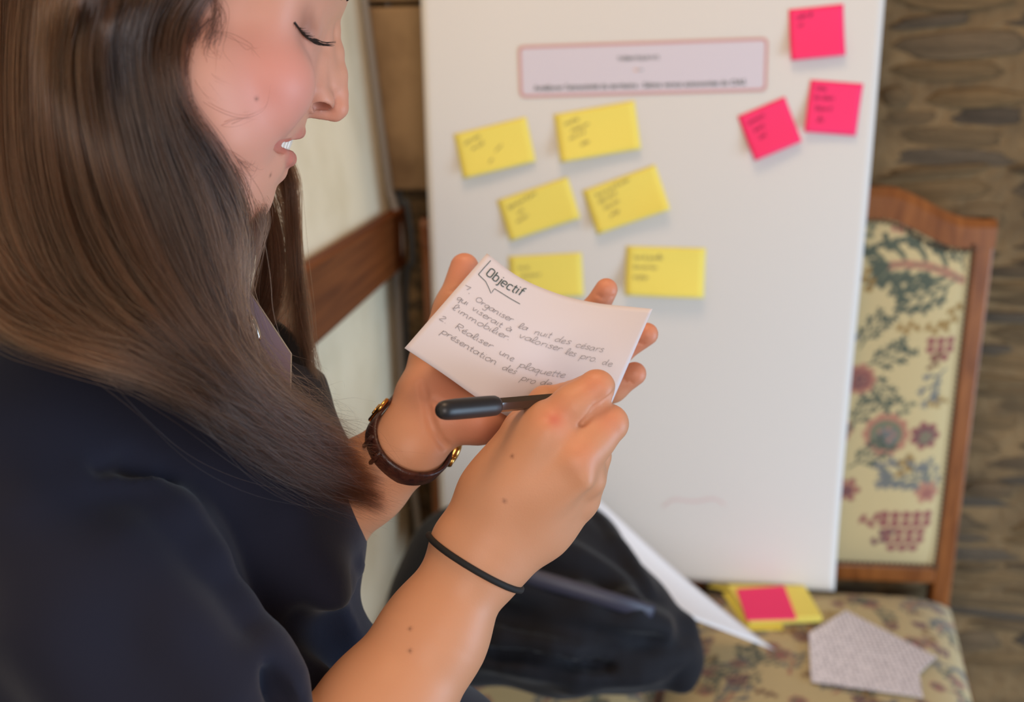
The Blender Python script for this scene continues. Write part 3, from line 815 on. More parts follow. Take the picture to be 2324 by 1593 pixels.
# upper jaw and chin
body.ball(H(640, 262), .0130, .008)
body.ball(H(612, 298), .0135, .008)
sym(body.ball, H(572, 296, 12), .0130, .008)
body.ball(H(566, 398), .0115, .010)
body.ball(H(622, 384), .0078, .008)
sym(body.ball, H(604, 368, 14), .0085, .010)
sym(body.ball, H(530, 390, 17), .0135, .012)
body.ell(H(571, 444), HAX, (.0092, .012, .0112), .008)
for sg in (1, -1):
    jaw = [(H(556, 450, 7), .0098), (H(500, 440, 25), .0105), (H(395, 400, 42), .0125), (H(330, 280, 48), .014)]
    if sg < 0: jaw = [(mir(p), r) for p, r in jaw]
    body.chain(jaw, .012)
body.ball(H(490, 385, 12), .026, .016)
# nose
body.chain([(H(744, 34), .0058), (H(751, 68), .0046), (H(756, 118), .0055), (H(762, 168), .0060), (H(767, 212), .0064)], .005)
body.ball(H(765, 244), .0070, .004)
for sg in (1, -1):
    q = (lambda p: p) if sg > 0 else mir
    body.cone(q(H(730, 66, 9)), q(H(744, 190, 5)), .0050, .0062, .006)
    body.cone(q(H(722, 140, 10)), q(H(718, 205, 13)), .0055, .0065, .006)
    body.ball(q(H(733, 230, 10.5)), .0068, .004)
    body.cone(q(H(712, 238, 11)), q(H(726, 226, 13)), .0050, .0052, .003)
body.cone(H(760, 263), H(704, 252), .0034, .0040, .003)
sym(body.ell, H(731, 247, 13.0), (HF, HL, HU), (.0068, .0062, .0040), .0014, 's')
# lips; mouth a little open
M_UP = [(H(677, 299, 0), .0036), (H(668, 300, 8), .0036), (H(648, 308, 14), .0028), (H(622, 325, 20), .0016)]
M_LO = [(H(655, 360, 0), .0042), (H(649, 358, 9), .0041), (H(636, 350, 15), .0034), (H(618, 336, 20), .0018)]
for sg in (1, -1):
    q = (lambda p: p) if sg > 0 else mir
    sl = [(H(678, 328, 0), .0060), (H(662, 327, 6), .0060), (H(646, 327, 11), .0056), (H(638, 328, 17), .0056), (H(631, 330, 26), .0042), (H(629, 331, 36), .0032)]
    body.chain([(q(p), r) for p, r in sl], .0015, 's')
for ch in (M_UP, M_LO):
    body.chain(ch, .0028); body.chain([(mir(p), r) for p, r in ch], .0028)
# sockets, lids
EYE = H(677, 70, 30)
sym(body.ball, EYE, .0118, .0040)
lid = [(H(662, 42, 43), .0022), (H(684, 30, 39), .0030), (H(704, 26, 33), .0034), (H(724, 28, 25), .0034)]
body.chain(lid, .005); body.chain([(mir(p), r) for p, r in lid], .005)
# ear
body.ell(H(236, 10, 66), HAX, (.017, .007, .030), .006)
body.chain([(H(215, 60, 70), .005), (H(195, 0, 73), .0045), (H(215, -70, 73), .0045), (H(265, -85, 70), .0045)], .004)
# neck down to the chest
body.chain([(H(330, 200), .050), (at(330, 560, .575), .050), (at(360, 800, .60), .054), (at(400, 1000, .63), .060), (at(430, 1350, .63), .075), (at(430, 1750, .60), .09)], .03)

# right arm (the nearer one)
ra = [N(130, 1080, .55, 130), N(400, 1600, .515, 160), N(690, 1850, .50, 170)]
body.chain(ra, .02)
body.chain([N(690, 1850, .50, 172), N(868, 1622, .535, 146), N(984, 1440, .552, 116), N(1077, 1273, .560, 92)], .012)
body.cone(at(1077, 1273, .560), at(1110, 1232, .560), R(92, .56), R(82, .56), .012)
rh = [  # metacarpal rays
 [N(1070, 1224, .556, 66), N(1140, 1115, .552, 62), N(1228, 990, .548, 58)],
 [N(1090, 1250, .560, 66), N(1225, 1110, .552, 60), N(1300, 1052, .548, 54)],
 [N(1108, 1285, .566, 62), N(1215, 1180, .564, 60), N(1312, 1100, .562, 48)],
 [N(1110, 1290, .572, 60), N(1230, 1195, .574, 58), N(1300, 1142, .575, 46)],
 [N(1062, 1222, .566, 60), N(1120, 1110, .572, 56), N(1192, 975, .580, 46)]]
for c in rh: body.chain(c, .014)
body.flat(at(1115, 1225, .556), at(1262, 1025, .547), R(84, .556), R(84, .547), ray(1180, 1100)+RW@np.array([-.25, -.2, 0]), .62, .016)
body.cone(at(1120, 1120, .560), at(1188, 1010, .562), R(62, .56), R(54, .562), .016)
body.cone(at(1205, 985, .556), at(1235, 955, .556), R(46, .556), R(40, .556), .010)
# index, middle, ring, little finger: knuckle, middle joint, end joint, tip
FI = [[N(1240, 972, .5485, 50), N(1300, 921, .5455, 45), N(1354, 881, .546, 42)], [N(1354, 880, .546, 40), N(1300, 900, .590, 36)], [N(1300, 900, .590, 36), N(1262, 905, .612, 29)]]
FM = [[N(1306, 1042, .5475, 47), N(1345, 1000, .5465, 45), N(1382, 962, .550, 44)], [N(1384, 960, .550, 41), N(1330, 950, .594, 37)], [N(1330, 950, .594, 36), N(1290, 935, .612, 30)]]
FR = [[N(1330, 1082, .562, 46), N(1348, 1034, .566, 39)], [N(1348, 1034, .566, 38), N(1310, 1010, .602, 36)], [N(1310, 1010, .602, 36), N(1270, 985, .615, 30)]]
FP = [[N(1316, 1130, .575, 42), N(1336, 1098, .580, 35)], [N(1336, 1098, .580, 34), N(1300, 1060, .606, 32)], [N(1300, 1060, .606, 32), N(1270, 1040, .616, 27)]]
for f in (FI, FM, FR, FP):
    for i_, c in enumerate(f): body.chain(c, .006 if i_ == 0 else .002)
body.chain([(at(1320, 961, .538), R(7, .54)), (at(1352, 930, .538), R(9, .54)), (at(1402, 892, .543), R(12, .54))], .0025, 's')
body.chain([(at(1322, 960, .546), R(6, .54)), (at(1356, 927, .548), R(7, .54)), (at(1402, 892, .552), R(8, .54))], .0025, 's')
body.ball(at(1322, 1038, .536), R(20, .535), .012)
body.ball(at(1345, 1088, .550), R(20, .55), .010); body.ball(at(1330, 1135, .565), R(18, .56), .010)
# tendons on the back of the hand
for a, b in (((1300, 1050), (1180, 1160)), ((1325, 1092), (1200, 1170)), ((1240, 975), (1150, 1110))):
    body.cone(at(*a, .534), at(*b, .545), R(12, .54), R(7, .54), .012)
TH = [[N(1192, 975, .580, 45), N(1238, 915, .592, 37)], [N(1238, 915, .592, 37), N(1306, 905, .604, 31)]]
for c in TH: body.chain(c, .005)

# left arm (beyond), palm up under the card
body.chain([N(430, 1250, .70, 200), N(600, 1330, .66, 130), N(715, 1188, .635, 108), N(830, 1092, .620, 92), N(925, 1010, .612, 78)], .012)
body.flat(at(925, 1010, .612), at(985, 935, .612), R(80, .61), R(80, .61), ray(950, 980), .72, .012)
body.flat(at(985, 920, .622), at(1130, 840, .650), R(86, .62), R(96, .62), ray(1050, 880), .55, .012)
body.chain([N(1010, 945, .612, 62), N(1085, 950, .610, 54), N(1190, 950, .622, 44)], .008)     # outer edge of the palm
body.chain([N(965, 890, .622, 62), N(985, 815, .632, 50), N(1028, 700, .646, 39), N(1054, 607, .652, 33)], .008)  # thumb
LF = [[N(1160, 800, .655, 46), N(1270, 760, .668, 36), N(1345, 712, .664, 31), N(1376, 657, .656, 26)],
      [N(1190, 850, .650, 44), N(1300, 840, .664, 37), N(1400, 797, .656, 32), N(1468, 758, .646, 26)],
      [N(1200, 900, .642, 42), N(1300, 915, .654, 35), N(1390, 880, .646, 31), N(1440, 848, .640, 27)],
      [N(1190, 940, .632, 40), N(1260, 985, .642, 32), N(1310, 985, .640, 28), N(1345, 965, .636, 24)]]
for f in LF: body.chain(f, .005)

# creases pressed into palms and wrist
_pr = list(body.pr)
def skin_at(px, py, sink):
    r = ray(px, py); ts = np.linspace(.45, .75, 601); f = body(CAM+r*ts[:, None], _pr)
    return CAM+r*(ts[int((f < 0).argmax())]+sink)
def crease(pts, r, sink=0.0, k=.0025):
    body.chain([(skin_at(px, py, sink), r*mm) for px, py in catmull(pts, 3*len(pts))], k, 's')
crease([(958, 868), (968, 920), (980, 965), (1000, 1000), (1014, 1016)], 2.2, -.0016, .003)
crease([(985, 905), (1020, 925), (1070, 930)], 1.6, -.0013, .003)
crease([(1062, 660), (1045, 655), (1022, 662)], .5, -.0003, .0015)
crease([(1352, 668), (1372, 676), (1392, 672)], .45, -.0003, .0015)
crease([(1436, 762), (1447, 778), (1462, 780)], .45, -.0003, .0015)
crease([(1406, 850), (1420, 864), (1436, 868)], .45, -.0003, .0015)
BV, BQ = body.mesh(.00135)
# ---- skin colour
SK = np.array(lin(210, 150, 114)[:3])
sk = np.tile(SK, (len(BV), 1))
def tint(p, rad, col, a, q=None):
    global sk
    p = np.asarray(p); d = BV-p
    if q is not None:
        v = np.asarray(q)-p; t = np.clip((d@v)/(v@v), 0, 1); d = d-t[:, None]*v
    w = np.exp(-((d*d).sum(1))/(rad*rad))*a
    sk = sk*(1-w[:, None])+np.array(lin(*col)[:3])*w[:, None]
tint(H(590, 230, 45), .085, (230, 166, 144), .92)
for p in (H(610, 190, 55), H(650, 185, 52)): tint(p, .026, (228, 148, 134), .5)
for ch in (M_UP, M_LO):
    for q in (lambda p: p, mir):
        for (a, r0), (b, r1) in zip(ch, ch[1:]):
            tint(q(a), (r0+r1)*.62, (190, 84, 84), .8, q(b))
tint(H(733, 247, 9), .006, (130, 60, 50), .7)
tint(H(770, 240, 0), .012, (216, 140, 116), .5)
tint(skin_at(698, 62, 0), .007, (150, 98, 76), .75); tint(skin_at(692, 40, 0), .007, (176, 120, 98), .5)  # shading of the eyelid and its crease, painted into the skin colour
for p, r_ in (((1262, 945, .534), .012), ((1320, 1036, .534), .009), ((1385, 955, .54), .010), ((1350, 870, .535), .011)): tint(at(*p), r_, (222, 138, 108), .55)
tint(at(1258, 950, .531), .0045, (206, 104, 88), .6)
for p in ((1085, 960, .596), (1378, 655, .65), (1470, 755, .64), (1445, 845, .635), (1054, 605, .645), (1000, 900, .605)): tint(at(*p), .02, (216, 134, 108), .55)
for px, py, off in ((583, 225, 58), (614, 395, 24), (612, 397, 22)):
    pass
def mole(p, r):
    d = ((BV-p)**2).sum(1); i = d.argmin(); tint(BV[i], r, (110, 66, 48), .7)
for p in (H(583, 226, 60), H(614, 396, 30), at(1152, 1031, .53), at(1148, 1134, .535), at(924, 1422, .52), at(930, 1480, .52)): mole(p, .0011)
M_skin = mat_attr('skin', .48, .35, bump=(900, .12, .0006), sss=.12)
person = root('person', tuple(at(430, 1750, .62)))
props(person, 'long-haired woman in a navy top writing on a white card held in her hand', 'person')
bme = mesh_quads('body', BV, BQ); paint(bme, sk)
link('body', bme, M_skin, person)
# ---- teeth, eye, lashes, brow
M_teeth = mat('teeth', lin(232, 224, 210), .2)
for nm, q in (('tooth', lambda p: p), ('tooth', mir)):
    arc = catmull([H(652, 323, 0), H(648, 324, 6), H(638, 326, 12), H(627, 329, 17)], 9)
    for k in range(4):
        c = q((arc[2*k]+arc[2*k+1])/2) if k else q(arc[1])
        bm = bmesh.new(); bmesh.ops.create_icosphere(bm, subdivisions=3, radius=1)
        for v in bm.verts:
            c3 = np.sign(np.array(v.co[:]))*np.abs(np.array(v.co[:]))**.7
            v.co = Vector(c+HF*c3[0]*.0028+HL*c3[1]*.0036+HU*c3[2]*.0055)
        bm_done('tooth', bm, M_teeth, person, True)
M_lash = mat('lash', lin(28, 20, 18), .5)
rl = random.Random(4); parts = []
lm = catmull([skin_at(668, 50, -.0002), skin_at(678, 64, -.0003), skin_at(688, 77, -.0004), skin_at(699, 86, -.0004), skin_at(709, 90, -.0003), skin_at(716, 88, .0)], 40)
for k, p in enumerate(lm):
    s = k/39
    d = HF*(.75+.4*s)+HL*(-.55+.5*s)+HU*(-.42+.62*s)+np.array([rl.uniform(-.12, .12) for _ in range(3)])
    d /= np.linalg.norm(d); L = .0060+.0055*s
    pa = [p-HF*.001, p+d*L*.5-HU*.0006, p+d*L+HU*.0012]
    parts.append(tube(catmull(pa, 6), np.linspace(.00032, .00006, 6), 4))
parts.append(tube(catmull(lm[::4], 20), .0006, 6))
props(link('eyelashes', mesh_np('eyelashes', *join_parts(parts)), M_lash, person, True), kind='stuff')
parts = []
for k in range(150):
    s = rl.random(); off = 8+s*38; base = H(768-s*s*90, -8-rl.random()*14+s*(-10), off)
    d_ = ((BV-base)**2).sum(1); b = BV[d_.argmin()]
    d = -HF*.2*s+HU*(.5-.5*s)-HL*(.4+s)*.8+np.array([rl.uniform(-.2, .2) for _ in range(3)]); d /= np.linalg.norm(d)
    parts.append(tube(catmull([b, b+d*.004+HF*.0006, b+d*.008+HF*.0002], 4), np.linspace(.00028, .00005, 4), 4))
props(link('eyebrow', mesh_np('eyebrow', *join_parts(parts)), M_lash, person, True), kind='stuff')
# ------------------------------------------------------------------ navy top and skirt
dress = Solid()
dress.chain([N(380, 900, .625, 205), N(420, 985, .63, 310), N(462, 1190, .63, 316), N(450, 1640, .61, 352)], .03)
dress.ball(at(625, 1165, .615), R(186, .615), .03)                 # bust
dress.chain([N(595, 1180, .66, 198), N(585, 1420, .64, 205)], .03)
dress.chain([N(360, 1010, .60, 240), N(100, 1030, .535, 238), N(-40, 1080, .52, 255)], .05)
dress.chain([N(590, 1590, .62, 262), N(960, 1740, .70, 205)], .02)  # lap
dress.cone(at(900, 1700, .74), at(1005, 1650, .76), R(150, .74), R(92, .76), .02)
_hip = at(450, 1640, .61)
dress.chain([(_hip, .098), (_hip+np.array([.02, .01, -.30]), .13), (np.array([_hip[0]+.03, _hip[1]+.02, .125]), .125)], .03)   # skirt down to the floor
# sleeve, cut wide, lying over the side
dress.chain([N(105, 1035, .535, 238), N(250, 1330, .52, 262), N(398, 1610, .505, 262)], .010)
dress.chain([N(398, 1610, .505, 262), N(520, 1790, .50, 250)], .01)
dress.chain([N(120, 1300, .53, 250), N(110, 1720, .53, 250)], .05)
# folds: rolls of cloth along the sleeve's front edge and soft ridges, laid on the surface they belong to
base_pr = list(dress.pr)
def on_cloth(px, py, sink):
    r = ray(px, py); ts = np.linspace(.40, .80, 401); f = dress(CAM+r*ts[:, None], base_pr)
    z = ts[int((f < 0).argmax())] if (f < 0).any() else .6
    return CAM+r*(z+sink)
def roll(pts, k=.012, op='u'):                    # (px, py, radius mm, sink mm)
    dress.chain([(on_cloth(p[0], p[1], p[3]*mm), p[2]*mm) for p in pts], k, op)
roll([(200, 1092, 4, 3), (260, 1075, 5, 3), (330, 1090, 7, 3), (400, 1165, 8, 4), (470, 1270, 8, 4), (540, 1375, 8, 4), (600, 1455, 8, 3), (640, 1540, 9, 4), (668, 1640, 10, 5)], .012)
roll([(225, 1062, 3, -.5), (300, 1054, 3, -.5), (370, 1085, 3, -.5)], .012, 's')
roll([(560, 1500, 5, 2), (600, 1478, 5, 2), (628, 1478, 4, 2)], .012)
roll([(596, 1530, 5, -1), (612, 1560, 6, -1), (640, 1600, 6, -1)], .008, 's')
roll([(280, 1240, 5, 3), (400, 1430, 6, 4), (500, 1590, 6, 4)], .03)
roll([(70, 1180, 7, 4), (130, 1400, 8, 5), (210, 1640, 8, 5)], .04)
roll([(650, 1180, 6, 4), (720, 1330, 7, 4), (760, 1470, 7, 4)], .03)
roll([(812, 1290, 4, 2), (780, 1322, 4, 2), (730, 1340, 3, 2)], .010)
roll([(690, 1420, 6, -2), (760, 1440, 8, -2), (800, 1500, 9, -2)], .02, 's')
DV, DQ = dress.mesh(.0034, disp=lambda P: .0012*np.sin(P@np.array([60., 40, 35.]))*np.sin(P@np.array([-30., 55, 48.])+1))
M_navy = mat('navy_cloth', lin(27, 28, 43), .85, .2, bump=(1400, .25, .0006), sheen=.12)
link('navy_top', mesh_quads('navy_top', DV, DQ), M_navy, person)
# dark undershirt edge at the neck
us = Solid(); us.chain([N(470, 760, .625, 120), N(560, 860, .63, 130), N(585, 960, .64, 140)], .02)
UV_, UQ = us.mesh(.005)
props(link('undershirt', mesh_quads('undershirt', UV_, UQ), mat('black_knit', lin(20, 18, 20), .9), person), 'black top under the navy one')

# name badge clipped on the front
M_badge = mat('badge_plastic', lin(150, 128, 140), .25, coat=.4)
badge = root('name_badge', tuple(at(620, 800, .585))); props(badge, 'clip-on name badge hanging on the chest behind the hair, seen almost edge-on', 'badge')
cs = [at(556, 645, .575), at(661, 803, .578), at(659, 935, .566), at(548, 770, .560)]
n_ = np.cross(cs[1]-cs[0], cs[3]-cs[0]); n_ /= np.linalg.norm(n_); n_ = n_ if n_@(CAM-cs[0]) > 0 else -n_
V = cs+[c-n_*.0012 for c in cs]
link('holder', mesh_np('holder', V, [(0, 1, 2, 3), (7, 6, 5, 4)]+[(k, 4+k, 4+(k+1) % 4, (k+1) % 4) for k in range(4)]), M_badge, badge)
tube_obj('holder_edge', [cs[0], cs[1], cs[2]], .0005, mat('clear_edge', lin(205, 190, 170), .2), badge, n=6)
M_chrome = mat('chrome', lin(210, 205, 200), .15, metal=1.0)
tube_obj('clip', catmull([at(563, 716, .56), at(572, 728, .556), at(578, 745, .556), at(586, 772, .558)], 12), .0022, M_chrome, badge, n=8)

# ------------------------------------------------------------------ black coat heaped on the left chair
coat = Solid()
def K(px, py, z, r): return (at(px, py, z), r*z/F)
coat.chain([K(1075, 1245, 1.27, 105), K(1215, 1235, 1.29, 118), K(1315, 1250, 1.30, 98)], .05)
coat.chain([K(1060, 1350, 1.23, 120), K(1250, 1370, 1.22, 130), K(1390, 1390, 1.22, 95)], .06)
coat.chain([K(1010, 1270, 1.25, 62), K(985, 1390, 1.22, 75), K(1050, 1450, 1.19, 90)], .06)
coat.chain([K(1110, 1420, 1.19, 90), K(1280, 1460, 1.19, 92), K(1450, 1460, 1.20, 84), K(1515, 1480, 1.21, 62)], .05)
coat.chain([K(1340, 1300, 1.26, 70), K(1430, 1380, 1.22, 60)], .05)
coat.chain([K(1150, 1325, 1.125, 26), K(1330, 1374, 1.128, 30), K(1440, 1406, 1.136, 28), K(1500, 1424, 1.145, 24)], .03)
coat.chain([K(1130, 1440, 1.115, 14), K(1260, 1450, 1.115, 20), K(1400, 1432, 1.12, 14)], .035)
coat.chain([K(1130, 1190, 1.215, 10), K(1210, 1240, 1.19, 16), K(1330, 1300, 1.205, 14)], .02)
coat.chain([K(1300, 1180, 1.25, 10), K(1380, 1260, 1.225, 14), K(1450, 1340, 1.20, 12)], .02)
coat.chain([K(1560, 1420, 1.20, 14), K(1556, 1500, 1.19, 20), K(1552, 1548, 1.18, 18)], .03)
coat.chain([K(1080, 1486, 1.13, 18), K(1190, 1500, 1.13, 16), K(1310, 1540, 1.13, 18), K(1440, 1530, 1.14, 16)], .03)
coat_pr = list(coat.pr)
def on_coat(px, py, sink):
    r = ray(px, py); ts = np.linspace(.95, 1.40, 226); f = coat(CAM+r*ts[:, None], coat_pr)
    return CAM+r*((ts[int((f < 0).argmax())] if (f < 0).any() else 1.2)+sink)
def fold(pts, r, sink, k, op='u'): coat.chain([(on_coat(px, py, sink*mm), r*mm) for px, py in catmull(pts, 3*len(pts))], k, op)
fold([(1000, 1215), (1140, 1215), (1280, 1250), (1390, 1320), (1440, 1380)], 11, 6, .014)
fold([(1345, 1165), (1415, 1255), (1470, 1345)], 8, 5, .012)
fold([(1060, 1440), (1200, 1452), (1330, 1482), (1470, 1500), (1555, 1480)], 11, 6, .014)
fold([(1110, 1502), (1250, 1524), (1400, 1535), (1500, 1530)], 8, 5, .012)
fold([(1050, 1260), (1170, 1270), (1290, 1300)], 6, -1, .014, 's')
fold([(1100, 1478), (1240, 1490), (1380, 1512)], 5, -1, .012, 's')
fold([(1130, 1405), (1260, 1425), (1400, 1450), (1500, 1460)], 5, -1, .014, 's')
KV, KQ = coat.mesh(.0055)
KV = KV.copy(); KV[:, 2] = np.maximum(KV[:, 2], ZS-.045+.0*KV[:, 2])
o = link('coat', mesh_quads('coat', KV, KQ), mat('black_coat', lin(18, 18, 25), .8, .25, bump=(500, .3, .001), sheen=.08)); props(o, 'black coat heaped on the seat of the hidden chair, under the loose white paper', 'coat')
V, Fs = tube(catmull([at(1190, 1305, 1.118), at(1290, 1334, 1.112), at(1400, 1367, 1.112), at(1478, 1392, 1.125)], 20), .0105, 8, .5)
props(link('satin_trim', mesh_np('satin_trim', V, Fs), mat('grey_satin', lin(62, 62, 78), .45), o, True), 'grey-blue satin band')
# ------------------------------------------------------------------ card, pen, watch, hair tie
top_ = [(1105, 575, .628), (1180, 630, .628), (1270, 668, .630), (1350, 687, .630), (1420, 695, .628), (1481, 701, .624)]
bot_ = [(918, 790, .586), (1005, 848, .588), (1088, 906, .592), (1165, 950, .602), (1260, 972, .613), (1362, 975, .621)]
TP, BT = catmull([at(*p) for p in top_], 61), catmull([at(*p) for p in bot_], 61)
CU, CV = 124.0, 82.0          # inverse-fitted line positions below are in these units
def card_f(uv, lift=0.0):                     # card millimetres: u from the top left corner along the text, v downwards
    u = np.clip(np.asarray(uv)[:, 0]/CU, 0, 1)*60; v = np.clip(np.asarray(uv)[:, 1]/CV, 0, 1)[:, None]
    i = np.minimum(u.astype(int), 59); f = (u-i)[:, None]
    a = TP[i]*(1-f)+TP[i+1]*f; b = BT[i]*(1-f)+BT[i+1]*f
    t = (TP[i+1]-TP[i])*(1-v)+(BT[i+1]-BT[i])*v; n = np.cross(t, b-a); n /= np.linalg.norm(n, axis=1)[:, None]
    p = a*(1-v)+b*v
    n = np.where(((CAM-p)*n).sum(1)[:, None] > 0, n, -n)
    return p+n*lift
# ----end
M_card = mat('card_paper', lin(220, 211, 214), .65)
g = 41; uu, vv = np.meshgrid(np.linspace(0, CU, g), np.linspace(0, CV, 25), indexing='ij')
uvc = np.stack([uu.ravel(), vv.ravel()], 1)
o = link('writing_card', mesh_quads('writing_card', card_f(uvc), grid_faces(g, 25)), M_card); sm = o.modifiers.new('thickness', 'SOLIDIFY'); sm.thickness = .0003; sm.offset = 0
card = props(o, 'curved white card with a printed heading and handwritten list, held by both hands', 'card')
M_graph = mat('graphite', lin(146, 138, 138), .7); M_teal = mat('heading_ink', lin(66, 82, 80), .7)
LINES = [('1.', 2.6, 9.2, 30.2, 29.4), ('Organiser', 12.3, 37.1, 30.9, 30.4), ('la', 41.5, 47.4, 31.9, 31.0), ('nuit', 51.5, 62.6, 31.2, 29.6), ('des', 65.7, 76.9, 30.6, 29.8), ('césars', 80.8, 101.6, 30.4, 31.2),
 ('qui', 3.8, 11.2, 37.8, 36.9), ('viserait', 14.3, 34.5, 37.2, 36.9), ('à', 36.4, 40.5, 36.7, 36.7), ('valoriser', 45, 74.4, 37.0, 35.4), ('les', 77.6, 85.3, 36.2, 36.5), ('pro.', 88.4, 101.6, 36.9, 37.9), ('de', 104.8, 113.2, 38.8, 40.2),
 ("l'immobilier.", 5.4, 42.9, 44.6, 41.8), ('2.', 3.8, 9.2, 55.0, 54.7), ('Réaliser', 13.3, 37.4, 53.7, 52.0), ('une', 41.9, 51.9, 52.5, 52.5), ('plaquette', 56.3, 86.9, 53.5, 50.6), ('r', 91.6, 96.4, 52.8, 52.9),
 ('présentation', 9.3, 44.8, 61.4, 59.6), ('des', 48.6, 58.3, 60.0, 58.6), ('pro', 62.7, 72.8, 60.1, 58.9), ('de', 75, 82.4, 58.2, 57.5)]
st = []
for k, (t, u0, u1, v0, v1) in enumerate(LINES):
    ss, w = write(t, 40+k, .06); sc = (u1-u0)/(w+.06)
    for p in ss:
        f = p[:, 0]*sc; st.append(np.stack([u0+f, v0+(v1-v0)*f/(u1-u0)-p[:, 1]*(3.0 if t == '1.' else 2.25)], 1))
props(link('handwriting', mesh_np('handwriting', *ribbons(st, .34, lambda p: card_f(p, .0005))), M_graph, card), 'grey pencil handwriting')
# printed heading in a condensed sans, with its open speech-bubble line
def arc(cx, cy, rx, ry, a0, a1, n=14):
    a = np.radians(np.linspace(a0, a1, n)); return np.stack([cx+rx*np.cos(a), cy+ry*np.sin(a)], 1)
L_ = lambda *p: np.array(p, float)
SAN = [(2.7, [np.vstack([arc(1.1, 4.4, .95, 1.1, 0, 180), arc(1.1, 1.1, .95, 1.1, 180, 360), L_((2.05, 4.4))])]),
       (2.3, [L_((.15, 5.6), (.15, 0)), np.vstack([arc(.95, 2.8, .8, .95, 180, 0), arc(.95, .95, .8, .95, 0, -180)])]),
       (1.15, [np.vstack([L_((.6, 3.7), (.6, -.8)), arc(.0, -.8, .6, .7, 0, -90)]), L_((.6, 4.7), (.6, 5.15))]),
       (2.3, [np.vstack([L_((.2, 1.9), (1.75, 1.9)), arc(.95, 2.75, .8, .95, 0, 180), arc(.95, .95, .8, .95, 180, 320)])]),
       (2.05, [np.vstack([arc(.95, 2.75, .8, .95, 30, 180), arc(.95, .95, .8, .95, 180, 330)])]),
       (1.6, [np.vstack([L_((.5, 5.0), (.5, .9)), arc(1.1, .8, .6, .8, 180, 280)]), L_((.0, 3.7), (1.3, 3.7))]),
       (.95, [L_((.2, 3.7), (.2, 0)), L_((.2, 4.7), (.2, 5.15))]),
       (1.6, [np.vstack([L_((.45, 0), (.45, 4.5)), arc(1.1, 4.6, .65, 1.0, 180, 80)]), L_((.0, 3.7), (1.25, 3.7))])]
tot = sum(w for w, _ in SAN); sx = (32.6-7.6)/tot; sy = 6.2/5.6; x = 0; st = []
for w, ss in SAN:
    for p in ss: st.append(np.stack([7.6+(x+p[:, 0])*sx, 12.4-(x*sx/25)*1.0-p[:, 1]*sy], 1))
    x += w
props(link('heading', mesh_np('heading', *ribbons(st, .7, lambda p: card_f(p, .0005))), M_teal, card), 'dark green printed heading')
bl = [L_((4.6, 2.5), (4.4, 9), (4.4, 15.4)), L_((4.4, 15.4), (7.2, 15.8), (10.4, 16.2), (14, 18.3), (17.4, 20.6), (17.2, 18.6), (17.2, 16.5), (22, 16.3), (28, 16.5), (34.4, 16.8))]
props(link('heading_line', mesh_np('heading_line', *ribbons(bl, .42, lambda p: card_f(p, .0005))), M_teal, card), 'thin printed bubble line')

# ---- ballpoint pen with its cap pushed on the back
p0, p1 = at(1006, 931, .500), at(1270, 907, .570); pd = (p1-p0)/np.linalg.norm(p1-p0)
M_cap = mat('pen_cap', lin(38, 36, 38), .42); M_barrel = mat('smoky_barrel', lin(58, 48, 44), .12, coat=.5); M_tip = mat('pen_tip', lin(190, 170, 120), .25, metal=1)
pen = root('ballpoint_pen', tuple(p0)); props(pen, 'black ballpoint pen with its cap pushed onto the end, held in the right hand', 'pen')
rc = .0057
tt = np.array([-.0040, -.0036, -.0026, -.001, .001, .004, .009, .020, .034, .0385, .0400, .0404]); rr = np.array([.0008, .0022, .0036, .0046, .0051, .0054, .0056, rc, rc, .0056, .0051, .0040])
tube_obj('cap', [p0+pd*t for t in tt], rr, M_cap, pen, n=28)
tube_obj('cap_vent', [p0-pd*.0043, p0-pd*.0036], [.0012, .0013], mat('vent_hole', lin(8, 8, 8), .8), pen, n=12)
V, Fs = tube([p0+pd*t for t in (.036, .138)], .0041, n=6); link('barrel', mesh_np('barrel', V, Fs), M_barrel, pen)
tube_obj('ink_tube', [p0+pd*t for t in (.042, .137)], .0016, M_cap, pen, n=8)
tube_obj('tip', [p0+pd*t for t in (.137, .144, .147)], [.0034, .0018, .0004], M_tip, pen, n=12)

# ---- bands that hug the wrists: march out from the wrist's axis to the skin
def hug(c, axis, s, nn, n, tilt=0.0, lift=.001):
    out = []; nor = []
    for k in range(n):
        a = 2*math.pi*k/n; d = math.cos(a)*s+math.sin(a)*nn-axis*tilt*math.sin(a); d /= np.linalg.norm(d)
        r = np.linspace(.004, .06, 113); f = body(c+np.outer(r, d)); j = int(np.argmax(f > 0)); out.append(c+d*(r[j]+lift)); nor.append(d)
    return np.array(out), np.array(nor)
ax = at(1110, 1225, .560)-at(1010, 1395, .553); ax /= np.linalg.norm(ax)
cc = at(1076, 1276, .560); nn = -ray(1076, 1276); nn = nn-ax*(nn@ax); nn /= np.linalg.norm(nn); ss_ = np.cross(nn, ax)
ring, _ = hug(cc, ax, ss_, nn, 48, .06, .0008)
ring = np.vstack([ring, ring[:2]])
o = tube_obj('hair_tie', ring, .0019, mat('elastic', lin(22, 20, 20), .75, bump=(3000, .5, .0003)), None, n=10)
props(o, 'thin black elastic hair tie worn round the right wrist', 'hair tie')

